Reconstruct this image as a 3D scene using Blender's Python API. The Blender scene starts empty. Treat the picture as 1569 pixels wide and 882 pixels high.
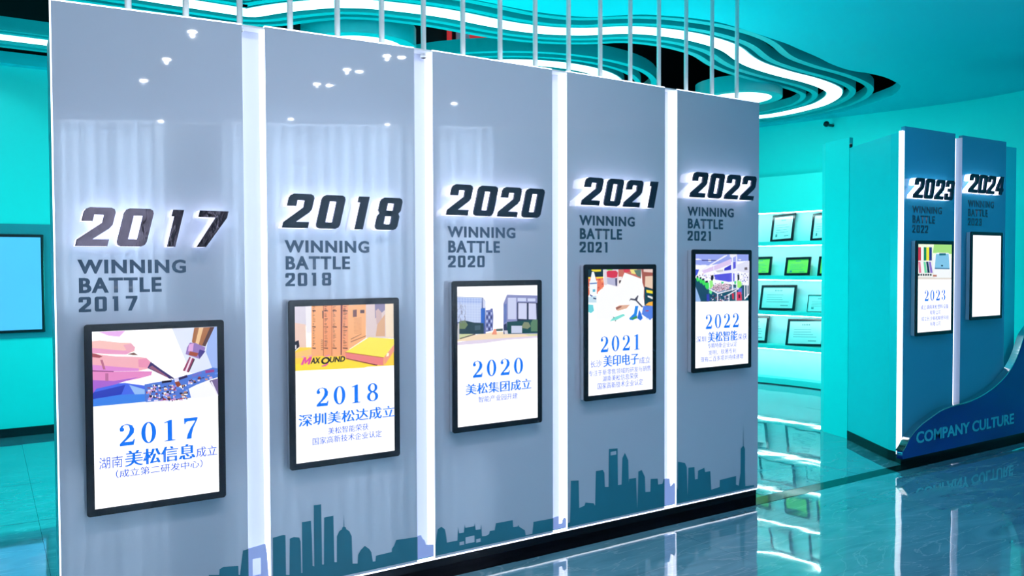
import bpy, bmesh, math, random
from mathutils import Vector, Matrix
random.seed(7)
SC = bpy.context.scene
COL = SC.collection
PI = math.pi

# ------------------------------------------------------------------ camera
F_PX, YAW, PITCH, ROLL = 1263.92, 1.0008, -0.0276, -0.0036
CAM = Vector((-0.2262, -3.4895, 1.4736))
cam = bpy.data.cameras.new('camera')
cam.sensor_width = 36.0
cam.lens = 36.0 * F_PX / 1569.0
cam.clip_start = 0.05
camo = bpy.data.objects.new('camera', cam)
COL.objects.link(camo)
FWD = Vector((math.cos(YAW)*math.cos(PITCH), math.sin(YAW)*math.cos(PITCH), math.sin(PITCH)))
RGT = Vector((math.sin(YAW), -math.cos(YAW), 0))
UPV = RGT.cross(FWD)
RGT, UPV = RGT*math.cos(ROLL)+UPV*math.sin(ROLL), UPV*math.cos(ROLL)-RGT*math.sin(ROLL)
camo.matrix_world = Matrix((( RGT.x, UPV.x, -FWD.x, CAM.x), (RGT.y, UPV.y, -FWD.y, CAM.y),
                            (RGT.z, UPV.z, -FWD.z, CAM.z), (0, 0, 0, 1)))
SC.camera = camo

# ------------------------------------------------------------------ world and exposure
w = bpy.data.worlds.new('world'); SC.world = w; w.use_nodes = True
w.node_tree.nodes['Background'].inputs[0].default_value = (0.10, 0.55, 0.65, 1)
w.node_tree.nodes['Background'].inputs[1].default_value = 0.05
SC.view_settings.view_transform = 'Standard'
SC.view_settings.look = 'None'
SC.view_settings.exposure = 0.0
SC.view_settings.gamma = 1.0
SC.view_settings.use_curve_mapping = False
SC.cycles.max_bounces = 7
SC.cycles.sample_clamp_indirect = 4.0
SC.cycles.caustics_reflective = False
SC.cycles.caustics_refractive = False

# ------------------------------------------------------------------ lights
def area(name, loc, size, power, color, target, size_y=None):
    l = bpy.data.lights.new(name, 'AREA'); l.energy = power; l.color = color
    l.shape = 'RECTANGLE'; l.size = size; l.size_y = size_y or size
    o = bpy.data.objects.new(name, l); COL.objects.link(o); o.location = loc
    o.rotation_euler = (Vector(target)-Vector(loc)).to_track_quat('-Z', 'Y').to_euler()
    return o
def spot(name, loc, power, color, target, ang=130, radius=0.06, blend=1.0):
    l = bpy.data.lights.new(name, 'SPOT'); l.energy = power; l.color = color
    l.spot_size = math.radians(ang); l.spot_blend = blend; l.shadow_soft_size = radius
    o = bpy.data.objects.new(name, l); COL.objects.link(o); o.location = loc
    o.rotation_euler = (Vector(target)-Vector(loc)).to_track_quat('-Z', 'Y').to_euler()
    return o
def point(name, loc, power, color, radius=0.15):
    l = bpy.data.lights.new(name, 'POINT'); l.energy = power; l.color = color; l.shadow_soft_size = radius
    o = bpy.data.objects.new(name, l); COL.objects.link(o); o.location = loc
    return o
ZC = 3.2
WHITE = (0.93, 0.93, 1.0); CY = (0.02, 1.0, 0.94); BL = (0.05, 0.55, 1.0)
DOWNLIGHTS = [(1.10, -1.96, 1), (1.10, -2.92, 1), (1.09, -3.88, 1), (1.06, -4.84, 1), (2.60, -2.81, 1), (2.50, -3.44, 1), (2.47, -4.13, 1),
              (2.72, -2.79, 0), (2.62, -3.45, 0), (2.59, -4.12, 0), (4.03, -4.28, 0), (2.85, -6.11, 1), (1.58, -7.04, 0), (3.96, -5.85, 0), (-0.6, -2.2, 1), (-0.6, -4.4, 1)]
for x, y, on in DOWNLIGHTS:
    if on: spot('downlight_beam', (x, y, ZC-0.03), 19, WHITE, (x, y+0.25, 0), 150, 0.012)
for x, y, e in ((-0.3, -1.45, 50), (0.6, -1.45, 54), (1.5, -1.45, 54), (2.5, -1.35, 44)):   # fill lights added without fixtures to brighten the display panels
    spot('panel_fill_light', (x, y, ZC-0.03), e, (1.0, 0.92, 0.93), (x*0.95+0.1, 0, 1.3), 120, 0.16)
spot('cool_fill_light', (4.9, -1.0, ZC-0.03), 50, BL, (4.9, -1.0, 0), 150, 0.03)  # cool fill added without a fixture, turns the right side bluer
spot('cool_fill_light', (7.0, -1.6, ZC-0.03), 50, BL, (6.8, -1.0, 0), 150, 0.03)
# unseen cyan fill lights added behind the display wall, shining up
for x, e in ((0.8, 4), (2.4, 4), (4.0, 4)):
    area('cyan_fill_up', (x, 0.9, 2.3), 0.7, e, CY, (x+0.2, 0.9, 5), 0.3)
point('cyan_fill_point', (1.2, 2.4, 1.3), 95, CY, 0.2)  # unseen fill lamps added behind the display wall for the cyan room
point('cyan_fill_point', (4.0, 2.3, 1.3), 95, CY, 0.2)
spot('cyan_fill_spot', (6.3, 1.9, 3.05), 125, CY, (7.6, 2.4, 0.6), 150, 0.1)  # added cyan fill, brightens the award wall and the gap
spot('cyan_fill_spot', (-1.4, 2.3, 3.05), 160, CY, (-1.0, 3.2, 0), 150, 0.1)  # added cyan fill for the far left wall and floor
spot('wall_spot', (-0.6, 3.9, 3.1), 12, (0.5, 1, 1), (-0.25, 4.85, 2.5), 60, 0.05, 0.5)

# ------------------------------------------------------------------ geometry helpers
def ray(x, y): return FWD + (x-784.5)/F_PX*RGT - (y-441)/F_PX*UPV
def on_z(x, y, z):
    d = ray(x, y); p = CAM + d*((z-CAM.z)/d.z); return (p.x, p.y)
def on_y(x, y, Y=0.0):                       # a point of the wall plane: X and height
    d = ray(x, y); p = CAM + d*((Y-CAM.y)/d.y); return (p.x, p.z)
def lin(c):
    return tuple((v/12.92 if v <= 0.04045 else ((v+0.055)/1.055)**2.4) for v in c)
def rgb(r, g, b): return lin((r/255, g/255, b/255))

MATS = {}
def mat(name, color, rough=0.5, metal=0.0, emit=None, strength=0.0, coat=0.0, ior=1.5, noise=0.0, nscale=6.0, bump=0.0, trans=0.0):
    m = bpy.data.materials.new(name); m.use_nodes = True
    nt = m.node_tree; b = nt.nodes['Principled BSDF']
    b.inputs['Base Color'].default_value = (*color, 1)
    b.inputs['Roughness'].default_value = rough
    b.inputs['Metallic'].default_value = metal
    b.inputs['IOR'].default_value = ior
    b.inputs['Coat Weight'].default_value = coat
    b.inputs['Coat Roughness'].default_value = 0.03
    if emit is not None:
        b.inputs['Emission Color'].default_value = (*emit, 1); b.inputs['Emission Strength'].default_value = strength
    if noise > 0 or bump > 0:
        tc = nt.nodes.new('ShaderNodeTexCoord'); n = nt.nodes.new('ShaderNodeTexNoise')
        n.inputs['Scale'].default_value = nscale; n.inputs['Detail'].default_value = 4
        nt.links.new(tc.outputs['Object'], n.inputs['Vector'])
        if noise > 0:
            mp = nt.nodes.new('ShaderNodeMapRange'); mp.inputs['To Min'].default_value = 1-noise; mp.inputs['To Max'].default_value = 1+noise
            nt.links.new(n.outputs['Fac'], mp.inputs['Value'])
            mx = nt.nodes.new('ShaderNodeMix'); mx.data_type = 'RGBA'; mx.blend_type = 'MULTIPLY'; mx.inputs['Factor'].default_value = 1
            mx.inputs[6].default_value = (*color, 1)
            nt.links.new(mp.outputs['Result'], mx.inputs[7]); nt.links.new(mx.outputs[2], b.inputs['Base Color'])
        if bump > 0:
            bp = nt.nodes.new('ShaderNodeBump'); bp.inputs['Strength'].default_value = bump; bp.inputs['Distance'].default_value = 0.01
            nt.links.new(n.outputs['Fac'], bp.inputs['Height']); nt.links.new(bp.outputs['Normal'], b.inputs['Normal'])
    MATS[name] = m
    return m

M_panel = mat('panel_lacquer', (0.50, 0.56, 0.69), 0.03, ior=2.35, noise=0.03, nscale=2)
M_panel_teal_lit = mat('panel_lacquer_teal_lit', (0.035, 0.30, 0.46), 0.10, noise=0.03, nscale=2)  # same lacquer as the long wall, with bluer light put into the colour
M_body = mat('body_teal_paint', (0.01, 0.62, 0.68), 0.35, noise=0.03)
M_cyan_lit = mat('cyan_lit_paint', (0.005, 0.80, 0.80), 0.5, noise=0.02, nscale=2)  # cyan cast of the rear light put into the wall colour
M_cyan_bright = mat('pale_cyan_paint', (0.10, 0.90, 0.85), 0.4, noise=0.02, nscale=2)
M_ceil_lit = mat('ceiling_cyan_lit', (0.004, 0.66, 0.78), 0.6, noise=0.02, nscale=1)  # white ceiling with the rear cyan light put into its colour
M_ceil_front = mat('white_ceiling_paint', (0.72, 0.76, 0.82), 0.6, noise=0.02)
M_fin = mat('fin_teal_paint', (0.003, 0.52, 0.58), 0.35, noise=0.03)
M_void = mat('void_black', (0.0005, 0.004, 0.009), 0.9, noise=0.1)
M_black = mat('black_plastic', (0.004, 0.006, 0.012), 0.25, noise=0.1)
M_blackgloss = mat('black_marble', (0.003, 0.004, 0.007), 0.08, ior=1.28, noise=0.3, nscale=3)
M_dark = mat('dark_metal', (0.006, 0.02, 0.038), 0.3, ior=1.3, noise=0.1)
M_mirror = mat('smoked_mirror_metal', (0.055, 0.042, 0.05), 0.08, metal=1.0, noise=0.5, nscale=14, bump=0.25)
M_chrome = mat('chrome', (0.75, 0.72, 0.7), 0.12, metal=1.0, noise=0.05)
M_silver = mat('silver_side', (0.62, 0.65, 0.72), 0.35, metal=0.2, noise=0.05)
M_rod = mat('rod_white_paint', (0.85, 0.90, 0.92), 0.35, noise=0.03)
M_white = mat('white_paint', (0.75, 0.8, 0.85), 0.5, noise=0.02)
M_led = mat('led_white', (0.9, 0.9, 1), 0.4, emit=(0.93, 0.93, 1.0), strength=1.5, noise=0.01)
M_ledsoft = mat('acrylic_glow', (0.42, 0.48, 0.62), 0.5, emit=(0.60, 0.70, 1.0), strength=0.22, noise=0.02)
M_ribbon = mat('ribbon_light', (0.9, 0.95, 0.95), 0.4, emit=(0.93, 1.0, 0.98), strength=1.7, noise=0.01)
M_halo = mat('letter_acrylic', (0.9, 0.88, 1), 0.4, emit=(0.86, 0.84, 1.0), strength=1.9, noise=0.02)
M_sky_panel = mat('skyline_vinyl', (0.015, 0.17, 0.25), 0.3, noise=0.08, nscale=8)
M_sky_slot = mat('skyline_frosted_backlit', (0.25, 0.34, 0.62), 0.4, emit=(0.30, 0.38, 0.72), strength=0.45, noise=0.05)  # backlight from the slot put into a paler, glowing colour
M_letter = mat('vinyl_letter', (0.05, 0.10, 0.165), 0.35, noise=0.2, nscale=5)
M_letter_dk = mat('vinyl_letter_dark', (0.008, 0.05, 0.09), 0.35, noise=0.2, nscale=5)
M_textblue = mat('screen_text_blue', (0, 0.1, 0.5), 0.5, emit=(0.0, 0.13, 0.62), strength=0.9, noise=0.02)
M_textnavy = mat('screen_text_navy', (0, 0.1, 0.5), 0.5, emit=(0.03, 0.07, 0.48), strength=0.9, noise=0.02)
M_skirt = mat('skirt_blue_lacquer', (0.002, 0.03, 0.22), 0.08, noise=0.15, nscale=2)
M_skirt_text = mat('skirt_letters', (0.03, 0.50, 0.62), 0.4, noise=0.05)
M_red = mat('red_panel', (0.5, 0.02, 0.03), 0.5, emit=(1, .05, .06), strength=0.45, noise=0.1)
M_grey = mat('grey_panel', (0.16, 0.18, 0.26), 0.5, emit=(.16, .18, .26), strength=0.5, noise=0.1)
M_orange = mat('orange_lamp', (0.8, 0.2, 0.02), 0.5, emit=(1, .28, .03), strength=0.9, noise=0.1)
M_tv = mat('television_picture', (0.05, 0.3, 0.6), 0.15, emit=(0.10, 0.42, 0.80), strength=0.8, noise=0.25, nscale=1.5)
M_paper = mat('certificate_paper', (0.60, 0.90, 0.88), 0.15, noise=0.05, coat=0.5)
M_paper_green = mat('certificate_paper_green', (0.45, 0.80, 0.12), 0.15, noise=0.1, coat=0.5)
M_ink = mat('certificate_ink', (0.08, 0.25, 0.27), 0.5, noise=0.1)
M_shelf = mat('shelf_white_lacquer', (0.78, 0.97, 0.98), 0.3, noise=0.02)
M_shelfled = mat('shelf_led', (0.9, 1, 1), 0.4, emit=(0.75, 1.0, 1.0), strength=22, noise=0.01)
M_down = mat('downlight_lens', (1, 1, 1), 0.4, emit=(1, 1, 1), strength=40, noise=0.01)
M_window = mat('daylight_pane', (0.8, 0.9, 1), 0.4, emit=(0.85, 0.92, 1.0), strength=30.0, noise=0.05)
M_alcove = mat('alcove_teal', (0.003, 0.26, 0.34), 0.4, noise=0.05)

# polished floor tiles: grey-teal stone with pale veins
def floor_mat():
    m = bpy.data.materials.new('polished_stone'); m.use_nodes = True; nt = m.node_tree; b = nt.nodes['Principled BSDF']
    N = nt.nodes.new; L = nt.links.new
    geo = N('ShaderNodeNewGeometry')
    n1 = N('ShaderNodeTexNoise'); n1.inputs['Scale'].default_value = 1.6; n1.inputs['Detail'].default_value = 8; n1.inputs['Distortion'].default_value = 1.5
    mp = N('ShaderNodeMapping'); mp.inputs['Scale'].default_value = (1, 3.2, 1); mp.inputs['Rotation'].default_value = (0, 0, 0.5)
    L(geo.outputs['Position'], mp.inputs['Vector']); L(mp.outputs['Vector'], n1.inputs['Vector'])
    cr = N('ShaderNodeValToRGB')
    e = cr.color_ramp.elements
    e[0].position = 0.25; e[0].color = (0.07, 0.20, 0.27, 1)
    e[1].position = 0.75; e[1].color = (0.16, 0.36, 0.44, 1)
    L(n1.outputs['Fac'], cr.inputs['Fac'])
    v = N('ShaderNodeTexNoise'); v.inputs['Scale'].default_value = 0.9; v.inputs['Detail'].default_value = 6; v.inputs['Distortion'].default_value = 2.5
    L(mp.outputs['Vector'], v.inputs['Vector'])
    s = N('ShaderNodeMath'); s.operation = 'SUBTRACT'; s.inputs[1].default_value = 0.5; L(v.outputs['Fac'], s.inputs[0])
    a = N('ShaderNodeMath'); a.operation = 'ABSOLUTE'; L(s.outputs[0], a.inputs[0])
    r = N('ShaderNodeMapRange'); r.inputs['From Min'].default_value = 0.0; r.inputs['From Max'].default_value = 0.012
    r.inputs['To Min'].default_value = 0.35; r.inputs['To Max'].default_value = 0.0; L(a.outputs[0], r.inputs['Value'])
    mx = N('ShaderNodeMix'); mx.data_type = 'RGBA'; L(r.outputs['Result'], mx.inputs['Factor'])
    L(cr.outputs['Color'], mx.inputs[6]); mx.inputs[7].default_value = (0.45, 0.6, 0.65, 1)
    L(mx.outputs[2], b.inputs['Base Color'])
    w_ = N('ShaderNodeTexNoise'); w_.inputs['Scale'].default_value = 3.5; w_.inputs['Detail'].default_value = 1
    L(geo.outputs['Position'], w_.inputs['Vector'])
    bp = N('ShaderNodeBump'); bp.inputs['Strength'].default_value = 0.10; bp.inputs['Distance'].default_value = 0.012
    L(w_.outputs['Fac'], bp.inputs['Height']); L(bp.outputs['Normal'], b.inputs['Normal']); L(bp.outputs['Normal'], b.inputs['Coat Normal'])
    b.inputs['Roughness'].default_value = 0.04; b.inputs['IOR'].default_value = 1.9
    b.inputs['Coat Weight'].default_value = 0.6; b.inputs['Coat Roughness'].default_value = 0.02
    return m
M_floor = floor_mat()

def screen_mat():
    m = bpy.data.materials.new('screen_image'); m.use_nodes = True; nt = m.node_tree; b = nt.nodes['Principled BSDF']
    at = nt.nodes.new('ShaderNodeAttribute'); at.attribute_name = 'Col'
    nt.links.new(at.outputs['Color'], b.inputs['Emission Color']); b.inputs['Emission Strength'].default_value = 1.0
    b.inputs['Base Color'].default_value = (0.02, 0.02, 0.02, 1); b.inputs['Roughness'].default_value = 0.2
    return m
M_screen = screen_mat()

def link(name, me, m=None, parent=None):
    o = bpy.data.objects.new(name, me); COL.objects.link(o)
    if m is not None:
        me.materials.clear(); me.materials.append(m)
    if parent is not None:
        base = Vector((0, 0, 0)); p = parent
        while p is not None: base += p.location; p = p.parent
        me.transform(Matrix.Translation(-base)); o.parent = parent
    return o
def thing(name, label, cat, loc=(0, 0, 0), group=None):
    o = bpy.data.objects.new(name, None); COL.objects.link(o); o.location = loc
    o.empty_display_size = 0.05
    tag(o, label, cat, group); return o
def tag(o, label, cat, group=None):
    o['label'] = label; o['category'] = cat
    if group: o['group'] = group
    return o
def struct(o, label=None):
    o['kind'] = 'structure'
    if label: o['label'] = label
    return o
def mesh(name, vs, fs, m, parent=None, smooth=False):
    me = bpy.data.meshes.new(name); me.from_pydata([tuple(v) for v in vs], [], fs); me.update()
    bm = bmesh.new(); bm.from_mesh(me); bmesh.ops.recalc_face_normals(bm, faces=bm.faces); bm.to_mesh(me); bm.free()
    if smooth:
        for p in me.polygons: p.use_smooth = True
    return link(name, me, m, parent)
def box(name, lo, hi, m, parent=None, bevel=0.0, seg=2):
    bm = bmesh.new(); bmesh.ops.create_cube(bm, size=1)
    for v in bm.verts:
        v.co = Vector([(lo[i]+hi[i])/2 + v.co[i]*(hi[i]-lo[i]) for i in range(3)])
    if bevel: bmesh.ops.bevel(bm, geom=bm.edges[:], offset=bevel, segments=seg, affect='EDGES', profile=0.7)
    me = bpy.data.meshes.new(name); bm.to_mesh(me); bm.free()
    return link(name, me, m, parent)
def prism(name, pts, z0, z1, m, parent=None):        # vertical prism on a plan polygon
    n = len(pts)
    vs = [(p[0], p[1], z0) for p in pts] + [(p[0], p[1], z1) for p in pts]
    fs = [tuple(range(n))[::-1], tuple(range(n, 2*n))] + [(i, (i+1) % n, n+(i+1) % n, n+i) for i in range(n)]
    return mesh(name, vs, fs, m, parent)
def cyl(name, c, r, z0, z1, m, parent=None, n=24, bevel=0.0):
    bm = bmesh.new()
    bmesh.ops.create_cone(bm, cap_ends=True, segments=n, radius1=r, radius2=r, depth=z1-z0, matrix=Matrix.Translation((c[0], c[1], (z0+z1)/2)))
    if bevel:
        es = [e for e in bm.edges if abs(e.verts[0].co.z-e.verts[1].co.z) < 1e-6]
        bmesh.ops.bevel(bm, geom=es, offset=bevel, segments=2, affect='EDGES')
    me = bpy.data.meshes.new(name); bm.to_mesh(me); bm.free()
    for p in me.polygons: p.use_smooth = abs(p.normal.z) < 0.5
    return link(name, me, m, parent)
def fill(splines, depth=0.0):                         # flat outline with holes -> mesh in its XY plane
    c = bpy.data.curves.new('outline', 'CURVE'); c.dimensions = '2D'; c.fill_mode = 'BOTH' if depth else 'FRONT'
    c.extrude = depth/2
    for s in splines:
        sp = c.splines.new('POLY'); sp.points.add(len(s)-1)
        for i, p in enumerate(s): sp.points[i].co = (p[0], p[1], 0, 1)
        sp.use_cyclic_u = True
    o = bpy.data.objects.new('outline', c); COL.objects.link(o)
    dg = bpy.context.evaluated_depsgraph_get(); me = bpy.data.meshes.new_from_object(o.evaluated_get(dg))
    bpy.data.objects.remove(o); bpy.data.curves.remove(c)
    return me
def upright(me, y):                                   # XY outline -> XZ plane facing -Y, centred on depth y
    me.transform(Matrix(((1, 0, 0, 0), (0, 0, -1, y), (0, 1, 0, 0), (0, 0, 0, 1))))
    return me
def facing(name, splines, y0, y1, m, parent=None):    # outlines in (X, z) extruded from y0 (front) to y1 (back)
    return link(name, upright(fill(splines, abs(y1-y0)), (y0+y1)/2), m, parent)
def text_mesh(s, x0, x1, z0, h, y, bold=0.0, offset=0.0, space=1.0):
    """text fitted between x0 and x1, standing on z0, h high"""
    c = bpy.data.curves.new('text', 'FONT'); c.body = s; c.offset = offset; c.resolution_u = 3; c.space_character = space
    o = bpy.data.objects.new('text', c); COL.objects.link(o); bpy.context.view_layer.update()
    dg = bpy.context.evaluated_depsgraph_get(); me = bpy.data.meshes.new_from_object(o.evaluated_get(dg))
    bpy.data.objects.remove(o); bpy.data.curves.remove(c)
    xs = [v.co.x for v in me.vertices]; ys = [v.co.y for v in me.vertices]
    ax, bx = min(xs), max(xs); ay, by = min(ys), max(ys)
    sx = (x1-x0)/(bx-ax); sz = h/(by-ay)
    for v in me.vertices:
        v.co = ((v.co.x-ax)*sx+x0, y, (v.co.y-ay)*sz+z0)
    if bold:
        bm = bmesh.new(); bm.from_mesh(me)
        g = bmesh.ops.duplicate(bm, geom=bm.verts[:]+bm.edges[:]+bm.faces[:])
        for e in g['geom']:
            if isinstance(e, bmesh.types.BMVert): e.co.x += bold; e.co.y -= 0.00005
        bm.to_mesh(me); bm.free()
    return me
def join_meshes(mes):
    bm = bmesh.new()
    for me in mes: bm.from_mesh(me); bpy.data.meshes.remove(me)
    me = bpy.data.meshes.new('joined'); bm.to_mesh(me); bm.free(); return me
def smooth_path(pts, sub=8, kinks=()):
    out = []
    n = len(pts)
    for i in range(n-1):
        p1, p2 = Vector(pts[i]), Vector(pts[i+1])
        p0 = Vector(pts[i-1]) if i > 0 and i not in kinks else p1*2-p2
        p3 = Vector(pts[i+2]) if i+2 < n and (i+1) not in kinks else p2*2-p1
        for k in range(sub):
            t = k/sub
            out.append(0.5*((2*p1)+(-p0+p2)*t+(2*p0-5*p1+4*p2-p3)*t*t+(-p0+3*p1-3*p2+p3)*t**3))
    out.append(Vector(pts[-1])); return out
def relax(P, it=4):
    P = [p.copy() for p in P]
    for _ in range(it):
        Q = [P[0]]+[(P[i-1]+2*P[i]+P[i+1])/4 for i in range(1, len(P)-1)]+[P[-1]]; P = Q
    return P
def offset_path(P, d):
    out = []
    for i in range(len(P)):
        t = (P[min(i+1, len(P)-1)]-P[max(i-1, 0)]).normalized()
        out.append(P[i]+Vector((t.y, -t.x))*d)
    return out
def strip(name, A, B, z0, z1, m, parent=None, closed=False):   # a band between two plan curves
    n = len(A); vs = []
    for P, z in ((A, z0), (B, z0), (B, z1), (A, z1)): vs += [(p[0], p[1], z) for p in P]
    fs = []
    for i in range(n if closed else n-1):
        j = (i+1) % n
        for k in range(4):
            l = (k+1) % 4; fs.append((k*n+i, k*n+j, l*n+j, l*n+i))
    if not closed: fs += [(0, n, 2*n, 3*n), (n-1, 4*n-1, 3*n-1, 2*n-1)]
    return mesh(name, vs, fs, m, parent)

# ------------------------------------------------------------------ room shell
XL, XR, YB, YF = -3.2, 9.2, 4.86, -9.8
floor = struct(box('floor', (XL, YF, -0.10), (XR, YB+0.6, -0.010), M_blackgloss), 'polished grey teal stone tile floor')
T = 0.98
def tiles(y_start, y_end, sgn):
    protos = {}
    x = 0.02 - 4*T
    while x < XR:
        y = y_start
        while (y < y_end) if sgn > 0 else (y > y_end):
            x0, x1 = max(x, XL), min(x+T, XR); a, b = (y, min(y+T, y_end)) if sgn > 0 else (max(y-T, y_end), y)
            g = 0.0008
            key = (round(x1-x0, 3), round(b-a, 3))
            if key not in protos:
                bm = bmesh.new(); bmesh.ops.create_cube(bm, size=1)
                for v in bm.verts:
                    v.co = Vector((v.co.x*(x1-x0-2*g), v.co.y*(b-a-2*g), v.co.z*0.0098-0.0051))
                me = bpy.data.meshes.new('floor_tile'); bm.to_mesh(me); bm.free(); me.materials.append(M_floor); protos[key] = me
            o = bpy.data.objects.new('floor_tile', protos[key]); COL.objects.link(o); o.parent = floor
            o.location = ((x0+x1)/2, (a+b)/2, 0)
            o.rotation_euler = (random.gauss(0, 0.0012), random.gauss(0, 0.0012), 0)
            y += sgn*T
        x += T
tiles(0.04, YB+0.6, 1); tiles(-0.072, YF, -1)
x = XL
while x < XR:                                           # black marble border under the display walls
    o = box('border_tile', (x+0.001, -0.071, -0.0099), (min(x+0.8, XR)-0.001, 0.039, 0.0005), M_blackgloss, floor); x += 0.8

# walls
wl = struct(box('wall_back', (XL, YB, 0), (7.6, YB+0.15, ZC+1.2), M_cyan_lit), 'back wall with cyan light put into its colour')
struct(box('baseboard_back', (XL, YB-0.02, 0), (0.9, YB, 0.075), M_black), 'black baseboard under the cyan back wall')
struct(box('wall_left', (XL-0.15, YF, 0), (XL, YB+0.15, ZC+1.2), M_white), 'left room wall')
arc = smooth_path([(7.55, 4.95), (7.9, 4.2), (8.15, 3.2), (8.33, 2.5), (8.52, 1.8), (8.6, 1.2), (8.55, 0.6), (8.5, -0.2), (8.5, -2.5), (8.5, -9.2)], 6)
struct(strip('wall_right', arc, offset_path(arc, -0.15), 0, ZC+0.02, M_cyan_lit), 'curved right wall with cyan light put into its colour')
# window side behind the camera: reflected in the lacquered panels
wa, wb = Vector((-3.2, -9.6)), Vector((8.6, -3.95))
wd = (wb-wa).normalized(); wn = Vector((-wd.y, wd.x))
def wpt(s, off): p = wa+wd*s+wn*off; return (p.x, p.y)
def wbox(name, s0, s1, o0, o1, z0, z1, m, parent=None):
    return prism(name, [wpt(s0, o0), wpt(s1, o0), wpt(s1, o1), wpt(s0, o1)], z0, z1, m, parent)
struct(wbox('wall_front', -0.2, 13.3, -0.15, 0, 0, ZC, M_white), 'window wall behind the viewer')
for k, (s0, s1) in enumerate(((4.1, 5.4), (6.1, 8.3), (8.7, 9.4))):
    wf = struct(wbox('window_%d' % (k+1), s0, s1, 0.0, 0.03, 0.9, 3.17, M_white), 'daylit window on the wall behind the viewer')
    wbox('pane', s0+0.06, s1-0.06, 0.03, 0.035, 0.96, 3.13, M_window, wf)
    wbox('mullion', (s0+s1)/2-0.03, (s0+s1)/2+0.03, 0.035, 0.05, 0.96, 3.13, M_white, wf)
m = bpy.data.materials.new('sheer_curtain'); m.use_nodes = True
nt = m.node_tree; nt.nodes.clear(); out = nt.nodes.new('ShaderNodeOutputMaterial')
tr = nt.nodes.new('ShaderNodeBsdfTranslucent'); tr.inputs[0].default_value = (0.8, 0.85, 0.9, 1)
df = nt.nodes.new('ShaderNodeBsdfDiffuse'); df.inputs[0].default_value = (0.7, 0.75, 0.8, 1)
mx = nt.nodes.new('ShaderNodeMixShader'); nt.links.new(tr.outputs[0], mx.inputs[1]); nt.links.new(df.outputs[0], mx.inputs[2]); nt.links.new(mx.outputs[0], out.inputs[0])
M_curtain = m
for k, (s0, s1) in enumerate(((4.05, 5.45), (6.03, 8.4), (8.6, 9.45))):
    pts = []; s = s0
    while s < s1: pts.append(Vector(wpt(s, 0.16+0.045*math.sin(s*38)+0.02*math.sin(s*17+1)))); s += 0.025
    cu = strip('curtain', pts, [p+Vector((0.003, 0.002)) for p in pts], 0.06, 3.19, M_curtain)
    tag(cu, ('pale pleated sheer curtain over the %s window behind the viewer' % ('left', 'middle', 'right')[k]), 'curtain')

# ceiling with the organic opening
near = [on_z(x, y, ZC) for x, y in [(730, 0), (748, 3.6), (798, 14), (849.6, 21.8), (901, 26), (942.5, 23.8), (983.5, 22.3), (1025, 24.5), (1063, 28), (1103, 34.5), (1145, 47), (1200, 65), (1222, 74.3), (1253, 87.7), (1276, 99), (1302.7, 107.8), (1329.5, 112), (1356, 118.3), (1377, 128.5)]]
far = [on_z(x, y, ZC) for x, y in [(1380, 133), (1377, 138), (1367.7, 146), (1348.6, 153.7), (1320, 163.3), (1291, 171), (1253, 178.5), (1214.7, 184.3), (1163, 190)]]
near = [(-2.9, 0.85), (-1.0, 0.9), (0.8, 1.05), (1.6, 1.1), (2.1, 1.18)] + near
hole = smooth_path(near+far+[(7.45, 4.1), (6.8, 4.55), (5.5, 4.72), (3.0, 4.75), (-2.9, 4.75)], 4)
hole = [(p.x, p.y) for p in hole]
outer = [(XL, YF), (8.85, YF), (8.85, 1.0), (8.75, 2.0), (8.55, 3.0), (8.3, 4.0), (7.9, YB+0.1), (XL, YB+0.1)]
YS = -0.75                                             # white ceiling over the visitors' side; behind, cyan light is put into the colour
cb = fill([[(XL, YS)]+[(8.85, YS)]+outer[2:], hole], 0.10)
cb.transform(Matrix.Translation((0, 0, ZC+0.05)))
struct(link('ceiling', cb, M_ceil_lit), 'ceiling with cyan light put into its colour and a flowing cut-out opening')
struct(box('ceiling_front', (XL, YF, ZC), (8.85, YS, ZC+0.1), M_ceil_front), 'white ceiling over the visitors side')
# dark void above the opening
struct(box('ceiling_void', (XL, 0.3, 4.4), (9.0, YB+0.2, 4.5), M_void), 'black void above the ceiling opening')
struct(box('trim_1', (XL, 0.45, ZC+0.1), (8.9, 0.5, 4.4), M_void), 'black side of the ceiling void')
struct(box('trim_2', (8.75, 0.5, ZC+0.1), (8.8, YB+0.1, 4.4), M_void), 'black end of the ceiling void')
struct(box('trim_3', (XL, YB-0.08, ZC+0.1), (8.75, YB-0.03, 4.4), M_void), 'black back of the ceiling void')

# ------------------------------------------------------------------ ceiling ribbons
wc_px = [(287, 6.7), (353, 17), (383.5, 22), (430, 14), (499, 7.3), (529, 7.1), (570, 8.6), (633, 15.2), (693, 24), (751, 35.7), (797.8, 43.7), (849.5, 49), (901, 50), (942, 47.8), (983.6, 48), (1027, 52.3), (1067, 59), (1103, 69), (1123, 78), (1139.6, 90.7), (1161, 101.6), (1201, 114), (1233.8, 122), (1258.7, 129.8), (1275, 137.4), (1278.8, 143.2), (1274, 150.8), (1256.8, 160.4), (1233.8, 167), (1205, 173.8), (1163, 180)]
wc = [on_z(x, y, ZC) for x, y in wc_px]
wc = [(-2.8, wc[0][1]+0.02), (-1.0, wc[0][1]+0.01)] + wc + [(7.05, 3.75), (6.3, 4.2), (5.3, 4.4)]
wc = relax(smooth_path(wc, 6, kinks=(4,)), 2)
def light_ribbon(path, hw, label):
    t = thing('light_ribbon', label, 'ceiling light', (path[len(path)//2].x, path[len(path)//2].y, ZC))
    A, B = offset_path(path, hw), offset_path(path, -hw)
    strip('diffuser', A, B, ZC, ZC+0.012, M_ribbon, t)
    strip('housing', offset_path(path, hw+0.012), offset_path(path, -hw-0.012), ZC+0.012, ZC+0.08, M_fin, t)
    return t
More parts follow.
